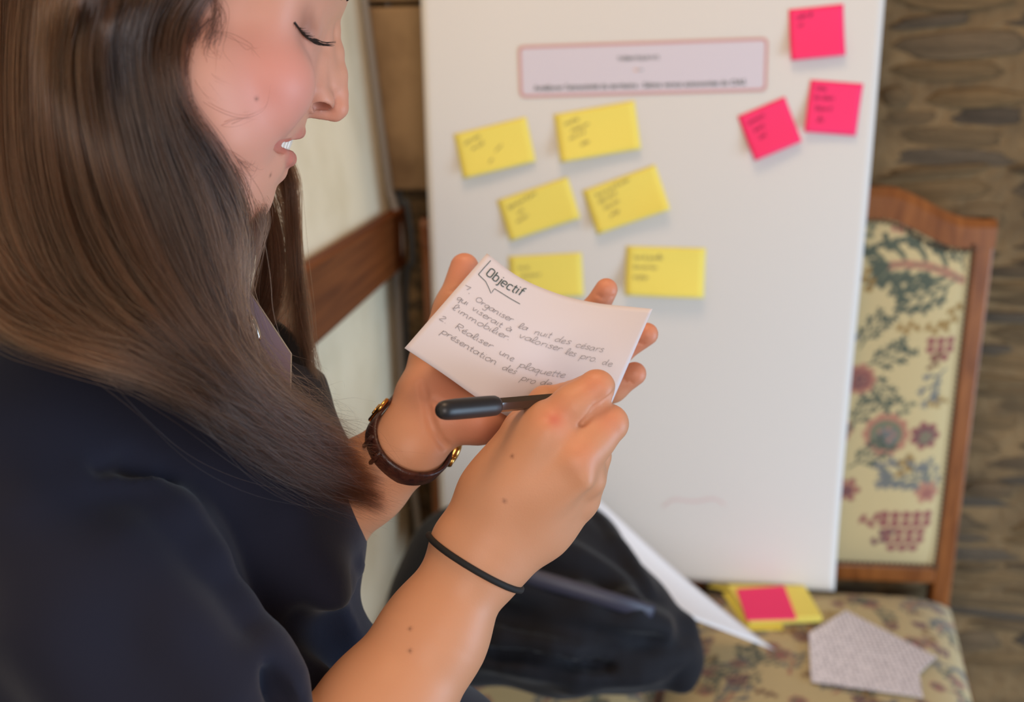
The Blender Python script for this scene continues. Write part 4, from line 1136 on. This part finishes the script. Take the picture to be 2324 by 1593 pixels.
ax = at(1000, 905, .614)-at(830, 1092, .620); ax /= np.linalg.norm(ax)
cc = at(938, 1002, .613); nn = -ray(938, 1002); nn = nn-ax*(nn@ax); nn /= np.linalg.norm(nn); ss_ = np.cross(nn, ax)
ss_ = ss_ if (RW.T@ss_)[1] > 0 else -ss_
NS = 64; ring, nor = hug(cc, ax, ss_, nn, NS, .72, .0002)
for _ in range(3): ring = (np.roll(ring, 1, 0)+2*ring+np.roll(ring, -1, 0))/4
M_strap = mat('brown_leather', lin(74, 38, 28), .38, bump=(350, .5, .001), var=(220, lin(46, 22, 18), .4, .7)); M_gold = mat('gold', lin(224, 170, 92), .22, metal=1.0)
watch = root('wristwatch', tuple(cc)); props(watch, 'gold wristwatch on a brown leather strap round the left wrist', 'watch')
V, Fs = [], []
for k in range(NS):
    tgt = ring[(k+1) % NS]-ring[k-1]; tgt /= np.linalg.norm(tgt); out_ = nor[k]-tgt*(nor[k]@tgt); out_ /= np.linalg.norm(out_); wd = np.cross(tgt, out_)
    hw = .0070
    for a, b in ((-1, 0), (-1, .6), (-.8, 1), (.8, 1), (1, .6), (1, 0)): V.append(ring[k]+wd*hw*a+out_*.0026*b)
for k in range(NS):
    for q in range(6): Fs.append((k*6+q, k*6+(q+1) % 6, ((k+1) % NS)*6+(q+1) % 6, ((k+1) % NS)*6+q))
link('strap', mesh_np('strap', V, Fs), M_strap, watch, True)
def frame_at(k):
    k %= NS; tgt = ring[(k+1) % NS]-ring[k-1]; tgt /= np.linalg.norm(tgt); o_ = nor[k]-tgt*(nor[k]@tgt); o_ /= np.linalg.norm(o_); return ring[k], tgt, o_, np.cross(tgt, o_)
c, tg, ou, wd = frame_at(-6)
tube_obj('case', [c+ou*t for t in (.0008, .0018, .005, .0064)], [.0092, .0102, .0102, .0088], M_gold, watch, n=32)
tube_obj('dial', [c+ou*.0064, c+ou*.0068], .0085, mat('dial', lin(235, 228, 210), .3), watch, n=32)
tube_obj('crown', [c+ou*.0035+wd*.0098, c+ou*.0035+wd*.0128], .0019, M_gold, watch, n=12)
for sg in (-1, 1):
    tube_obj('lug', [c+ou*.0034+tg*sg*.009-wd*.005, c+ou*.0036+tg*sg*.0122, c+ou*.0034+tg*sg*.009+wd*.005], .0016, M_gold, watch, n=8)
c, tg, ou, wd = frame_at(32)
pts = [c+ou*.0032+tg*a+wd*b for a, b in ((-.0045, -.007), (-.0045, .007), (.0045, .0075), (.0045, -.0075), (-.0045, -.007), (-.0045, .0))]
tube_obj('buckle', catmull(pts, 30), .0013, M_gold, watch, n=8)
tube_obj('buckle_prong', [c+ou*.0045-tg*.005, c+ou*.0048+tg*.004], .0008, M_gold, watch, n=8)
c, tg, ou, wd = frame_at(22)
for k in (20, 24):
    c, tg, ou, wd = frame_at(k)
    pts = [c+wd*-.0058, c+wd*-.0058+ou*.0032, c+wd*.0058+ou*.0032, c+wd*.0058]
    V, Fs = tube(pts, .0016, 6); link('keeper_loop', mesh_np('keeper_loop', V, Fs), M_strap, watch, True)
# ------------------------------------------------------------------ hair
NPT = 26
GUI = [  # near side, from the back of the head to the face
 [(-170, -60, .525), (-180, 260, .508), (-170, 520, .490), (-120, 665, .472), (-30, 752, .458), (150, 798, .450), (330, 850, .455), (490, 935, .478), (650, 1050, .520), (785, 1125, .562)],
 [(-90, -60, .515), (-100, 200, .50), (-95, 470, .483), (-50, 640, .466), (60, 748, .452), (210, 802, .448), (380, 866, .458), (520, 960, .482), (660, 1055, .522), (800, 1118, .562)],
 [(-20, -60, .505), (-20, 200, .490), (0, 470, .478), (70, 640, .462), (190, 745, .450), (330, 820, .452), (450, 900, .465), (565, 985, .490), (690, 1060, .528), (806, 1106, .562)],
 [(80, -60, .492), (65, 200, .480), (85, 450, .472), (160, 640, .460), (280, 755, .452), (400, 840, .458), (500, 915, .472), (605, 995, .498), (710, 1052, .530), (806, 1090, .556)],
 [(170, -60, .484), (140, 180, .475), (175, 420, .468), (250, 610, .460), (350, 735, .456), (450, 838, .464), (545, 922, .480), (640, 992, .505), (724, 1040, .530), (800, 1070, .556)],
 [(255, -60, .478), (215, 130, .470), (255, 370, .466), (330, 570, .464), (415, 715, .464), (495, 825, .472), (575, 910, .490), (655, 972, .510), (730, 1015, .530), (794, 1040, .552)],
 [(340, -60, .475), (285, 100, .466), (320, 320, .466), (395, 530, .470), (465, 690, .476), (530, 805, .486), (600, 893, .500), (668, 948, .516), (730, 985, .532), (780, 1008, .548)],
 [(420, -60, .476), (345, 90, .466), (365, 270, .468), (440, 470, .478), (490, 640, .488), (530, 770, .496), (590, 868, .508), (656, 925, .520), (712, 958, .532), (756, 978, .545)],
 [(470, -60, .480), (385, 80, .468), (392, 230, .474), (470, 390, .490), (518, 530, .502), (518, 640, .506), (528, 750, .510), (578, 845, .520), (636, 898, .532), (700, 930, .545)],
 [(500, -60, .486), (425, 60, .474), (412, 220, .482), (500, 345, .504), (548, 450, .520), (556, 550, .528), (530, 660, .528), (524, 760, .528), (556, 835, .530), (628, 885, .540)],
]
def guide(g): return catmull([at(*p) for p in g], NPT)
def clear(G, dist=.014):                        # keep the hair in front of head, neck and clothes
    sh = G.shape; P = G.reshape(-1, 3); d = P-CAM; L = np.linalg.norm(d, axis=1); d = d/L[:, None]
    ts = np.linspace(.40, .74, 171); hit = np.full(len(P), 9.0)
    for so in (body, dress):
        f = so((CAM+d[:, None, :]*ts[None, :, None]).reshape(-1, 3)).reshape(len(P), -1)
        j = (f < 0).argmax(1); hit = np.minimum(hit, np.where((f < 0).any(1), ts[j], 9))
    L2 = np.minimum(L, hit-dist); Q = (CAM+d*L2[:, None]).reshape(sh); r = np.linalg.norm(Q-CAM, axis=-1)
    for _ in range(3):
        r[:, 1:-1] = np.minimum(r[:, 1:-1], (r[:, :-2]+2*r[:, 1:-1]+r[:, 2:])/4)
    return CAM+d.reshape(sh)*r[..., None]
GU = clear(np.array([guide(g) for g in GUI]))
def interp_guides(G, s):                       # s in guide units, smooth between neighbours
    s = np.clip(s, 0, len(G)-1-1e-6); i = s.astype(int); f = (s-i)[:, None, None]
    Gp = np.concatenate([2*G[:1]-G[1:2], G, 2*G[-1:]-G[-2:-1]]); a, b, c, d = Gp[i], Gp[i+1], Gp[i+2], Gp[i+3]
    return 0.5*((2*b)+(-a+c)*f+(2*a-5*b+4*c-d)*f**2+(-a+3*b-3*c+d)*f**3)
hr = np.random.default_rng(5)
TONE = []
def strands(G, n, s0, s1, depth=.010, lat=.002, clump=60, frizz=.0006, tmin=.82, toward=0.0, tail=1.0):
    s = s0+(s1-s0)*hr.random(n)
    cid = np.floor((s-s0)/(s1-s0+1e-9)*clump).astype(int); cs = s0+(cid+.5)/clump*(s1-s0)
    P = interp_guides(G, s); Pc = interp_guides(G, cs)
    t = np.linspace(0, 1, NPT)[None, :, None]
    k = .55*t**1.2; P = P*(1-k)+Pc*k                       # gather into locks towards the ends
    ph = hr.random(clump+2)*6.28; am = hr.normal(0, 1, (clump+2, 3))
    wav = np.sin(t*6.5+ph[cid][:, None, None])*am[cid][:, None, :]*.0030*t
    dep = (hr.random((n, 1, 1))*depth-toward)
    view = P-CAM; view /= np.linalg.norm(view, axis=2, keepdims=True)
    P = P+wav+view*(dep+(hr.normal(0, .0025, (clump+2,))[cid])[:, None, None])
    P = P+hr.normal(0, lat, (n, 1, 3))*(.5+.6*t)
    w2 = hr.random((n, 1, 3))*6.28
    P = P+frizz*np.sin(t*(7+9*hr.random((n, 1, 1)))+w2)*t*tail
    te = tmin+(1.07-tmin)*hr.random(n)**.7                    # cut each strand at its own length
    m = np.linspace(0, 1, NPT)[None, :]*te[:, None]*(NPT-1); i = np.minimum(m.astype(int), NPT-2); f = (m-i)[..., None]
    r = np.arange(n)[:, None]
    TONE.append(np.clip(.62*hr.random(clump+2)[cid]**1.5+.38*hr.random(n)**2, 0, 1))
    return P[r, i]+(P[r, i+1]-P[r, i])*f
def hair_mat(name, col, col2):
    m = bpy.data.materials.new(name); m.use_nodes = True; nt = m.node_tree
    for nd in list(nt.nodes): nt.nodes.remove(nd)
    out = nt.nodes.new('ShaderNodeOutputMaterial'); h = nt.nodes.new('ShaderNodeBsdfHairPrincipled')
    h.parametrization = 'COLOR'; h.inputs['Roughness'].default_value = .24; h.inputs['Radial Roughness'].default_value = .5
    ci = nt.nodes.new('ShaderNodeAttribute'); ci.attribute_name = 'tone'; r = nt.nodes.new('ShaderNodeValToRGB')
    r.color_ramp.elements[0].color = col; r.color_ramp.elements[1].color = col2
    nt.links.new(ci.outputs['Fac'], r.inputs['Fac']); nt.links.new(r.outputs['Color'], h.inputs['Color'])
    nt.links.new(h.outputs['BSDF'], out.inputs['Surface'])
    return m
M_hair = hair_mat('brown_hair', lin(22, 14, 11), lin(94, 64, 47))
M_hair2 = mat('hair_mass', lin(24, 16, 13), .7, .2)
def hair_obj(name, P, rad, parent, taper=True):
    n, k, _ = P.shape
    hc = bpy.data.hair_curves.new(name); hc.add_curves([k]*n)
    hc.attributes['position'].data.foreach_set('vector', P.astype(np.float32).ravel())
    ra = hc.attributes.get('radius') or hc.attributes.new('radius', 'FLOAT', 'POINT')
    prof = np.ones(k) if not taper else np.clip(1.25*(1-np.linspace(0, 1, k)**3), .15, 1)
    ra.data.foreach_set('value', (np.broadcast_to(rad*prof, (n, k))*(.7+.6*hr.random((n, 1)))).astype(np.float32).ravel())
    tn = np.concatenate(TONE) if TONE and sum(map(len, TONE)) == n else hr.random(n)*.4
    TONE.clear(); hc.attributes.new('tone', 'FLOAT', 'CURVE').data.foreach_set('value', tn.astype(np.float32))
    hc.materials.append(M_hair)
    o = bpy.data.objects.new(name, hc); COL.objects.link(o); o.parent = parent
    o['kind'] = 'stuff'
    return o
# the dense inner mass under the strands
ns = 70
sv = np.linspace(.05, len(GU)-1.25, ns); IN = interp_guides(GU, sv)[:, :NPT-2]
vw = IN-CAM; vw /= np.linalg.norm(vw, axis=2, keepdims=True)
lock = .0022*np.sin(sv*14)[:, None, None]*np.linspace(.3, 1, NPT-2)[None, :, None]
end = np.linspace(0, 1, NPT-2)[None, :, None]**3*.006
front = IN+vw*(.0075+lock+end); back = IN+vw*(.030-.018*np.linspace(0, 1, NPT-2)[None, :, None])
nf = front.reshape(-1, 3); nb_ = back.reshape(-1, 3); g1 = grid_faces(ns, NPT-2); o_ = len(nf)
rim = []
m2 = NPT-2
for i in range(ns-1): rim += [(i*m2, (i+1)*m2, o_+(i+1)*m2, o_+i*m2), (i*m2+m2-1, o_+i*m2+m2-1, o_+(i+1)*m2+m2-1, (i+1)*m2+m2-1)]
for j in range(m2-1): rim += [(j, o_+j, o_+j+1, j+1), ((ns-1)*m2+j, (ns-1)*m2+j+1, o_+(ns-1)*m2+j+1, o_+(ns-1)*m2+j)]
hme = mesh_quads('hair', np.vstack([nf, nb_]), np.vstack([g1, g1[:, ::-1]+o_, np.array(rim)]))
hair = link('hair', hme, M_hair2, person, True); hair['label'] = 'long straight brown hair'
P = [strands(GU, 15000, 0, 9, .009, .0012, 64, .0006, .86), strands(GU, 3000, 0, 9, .002, .0012, 40, .0008, .80, .003), strands(GU, 3500, 0, 9, .003, .004, 25, .0015, .76, .001), strands(GU, 700, 1, 9, .004, .006, 60, .004, .95, .004, 2.2)]
hair_obj('hair_strands', np.concatenate(P), .000085, hair)
# fine front locks over the jaw, then the curtain on the far side
JAW = np.array([guide(g) for g in (
 [(430, -60, .482), (372, 110, .474), (395, 250, .484), (470, 340, .500), (530, 400, .520), (565, 455, .535), (576, 500, .545), (560, 560, .548), (540, 640, .545), (530, 700, .542)],
 [(470, -60, .486), (395, 100, .478), (410, 240, .490), (490, 330, .506), (552, 395, .524), (585, 450, .540), (594, 505, .548), (580, 570, .55), (552, 650, .548), (540, 720, .545)])])
FARTOP = [mir(H(500, -160, 72)), mir(H(530, 60, 74)), mir(H(560, 220, 72))]
def far_guide(g): return catmull(FARTOP+[at(*p) for p in g], NPT)
FAR = np.array([far_guide(g) for g in (
 [(520, 350, .64), (560, 430, .64), (585, 520, .635), (590, 600, .63), (575, 680, .62), (560, 740, .61), (565, 790, .60), (575, 820, .60), (590, 850, .595), (600, 870, .59)],
 [(560, 330, .645), (610, 420, .645), (640, 510, .64), (650, 590, .635), (648, 660, .63), (630, 710, .62), (600, 745, .61), (585, 765, .605), (570, 785, .60), (560, 800, .60)],
 [(600, 320, .645), (645, 400, .645), (662, 480, .645), (664, 560, .64), (668, 640, .635), (676, 710, .63), (684, 770, .625), (690, 810, .622), (698, 845, .62), (706, 868, .62)],
 [(610, 320, .645), (664, 390, .645), (672, 470, .645), (680, 560, .64), (688, 640, .64), (692, 710, .635), (690, 780, .63), (686, 830, .625), (682, 880, .62), (690, 900, .62)])])
P2 = [strands(JAW, 700, 0, 1, .003, .0022, 14, .0012, .45), strands(FAR, 1200, 0, .9, .006, .002, 7, .0008, .8), strands(FAR, 900, 1.75, 3, .006, .0025, 9, .0012, .75), strands(FAR, 250, .9, 2, .006, .003, 8, .001, .5)]
hair_obj('fine_locks', np.concatenate(P2), .000075, hair)
# loose wisps over the cheek
W = []
def wisp(pts, n, j):
    b = catmull([H(*p) for p in pts], NPT)
    for _ in range(n):
        b = catmull([H(p[0]+hr.normal(0, 3*j), p[1]+hr.normal(0, 4*j), p[2]+hr.random()*2) for p in pts], NPT)
        W.append(b+np.linspace(0, 1, NPT)[:, None]*hr.normal(0, j*1.5, 3)*mm)
wisp([(440, 60, 66), (400, 140, 66), (450, 215, 66), (537, 262, 64), (600, 245, 62), (614, 195, 60)], 2, .5)
wisp([(490, 20, 62), (480, 70, 63), (455, 120, 64), (470, 165, 64), (500, 190, 63)], 14, 1.6)
wisp([(478, 40, 62), (438, 90, 64), (436, 140, 65), (460, 170, 65), (482, 190, 64)], 12, 1.2)
wisp([(395, 120, 66), (400, 180, 66), (440, 185, 65), (475, 165, 63), (488, 110, 62)], 10, 1.5)
wisp([(390, 200, 64), (430, 250, 63), (480, 280, 62), (530, 275, 62), (580, 262, 61)], 8, 1.4)
wisp([(400, 240, 62), (460, 300, 60), (520, 340, 55), (565, 385, 48), (585, 380, 44)], 14, 1.8)
wisp([(430, 290, 60), (500, 350, 54), (545, 410, 46), (560, 470, 34), (568, 500, 24)], 24, 2.2)
wisp([(478, 70, 63), (520, 84, 63), (560, 110, 63), (570, 122, 63), (575, 128, 63)], 3, 1.2)
wisp([(480, -20, 62), (492, 20, 62), (482, 70, 63), (470, 110, 63), (480, 140, 62)], 40, 2.4)
wisp([(450, 20, 64), (440, 80, 64), (420, 130, 65), (425, 180, 65), (460, 215, 64)], 30, 2.6)
W = np.array(W)
hair_obj('wisps', W, .00007, hair)

# the crown of the head: hair combed from a parting to both sides
CS = H(455, -214); rF, rL, rU = .097, .0785, .0955
def crown(a, b, lift=0.0):
    a, b = np.radians(a), np.radians(b)
    return CS+np.multiply.outer((rF+lift)*np.sin(a), HF)+np.multiply.outer((rL+lift)*np.sin(b)*np.cos(a), -HL)+np.multiply.outer((rU+lift)*np.cos(b)*np.cos(a), HU)
ga, gb = np.meshgrid(np.linspace(0, 1, 40), np.linspace(-128, 128, 60), indexing='ij')
amax = 46-40*np.abs(gb)/118; aa = -88+(amax+88)*ga
cme = mesh_quads('hair_crown', crown(aa.ravel(), gb.ravel(), -.0035), grid_faces(40, 60))
cr = link('hair_crown', cme, M_hair2, hair, True); cr.modifiers.new('thickness', 'SOLIDIFY').thickness = .002
n = 5000; b1 = np.where(hr.random(n) < .5, -1, 1)*(95+33*hr.random(n)); t = np.linspace(0, 1, NPT)[None, :]
bb = b1[:, None]*t; a0 = -86+hr.random(n)*131
a_ = np.minimum(a0[:, None]-14*t*t, 46-40*np.abs(bb)/118)
PC = crown(a_.ravel(), bb.ravel(), 0).reshape(n, NPT, 3)+hr.normal(0, .0012, (n, 1, 3))
hair_obj('crown_strands', PC, .00008, hair, False)
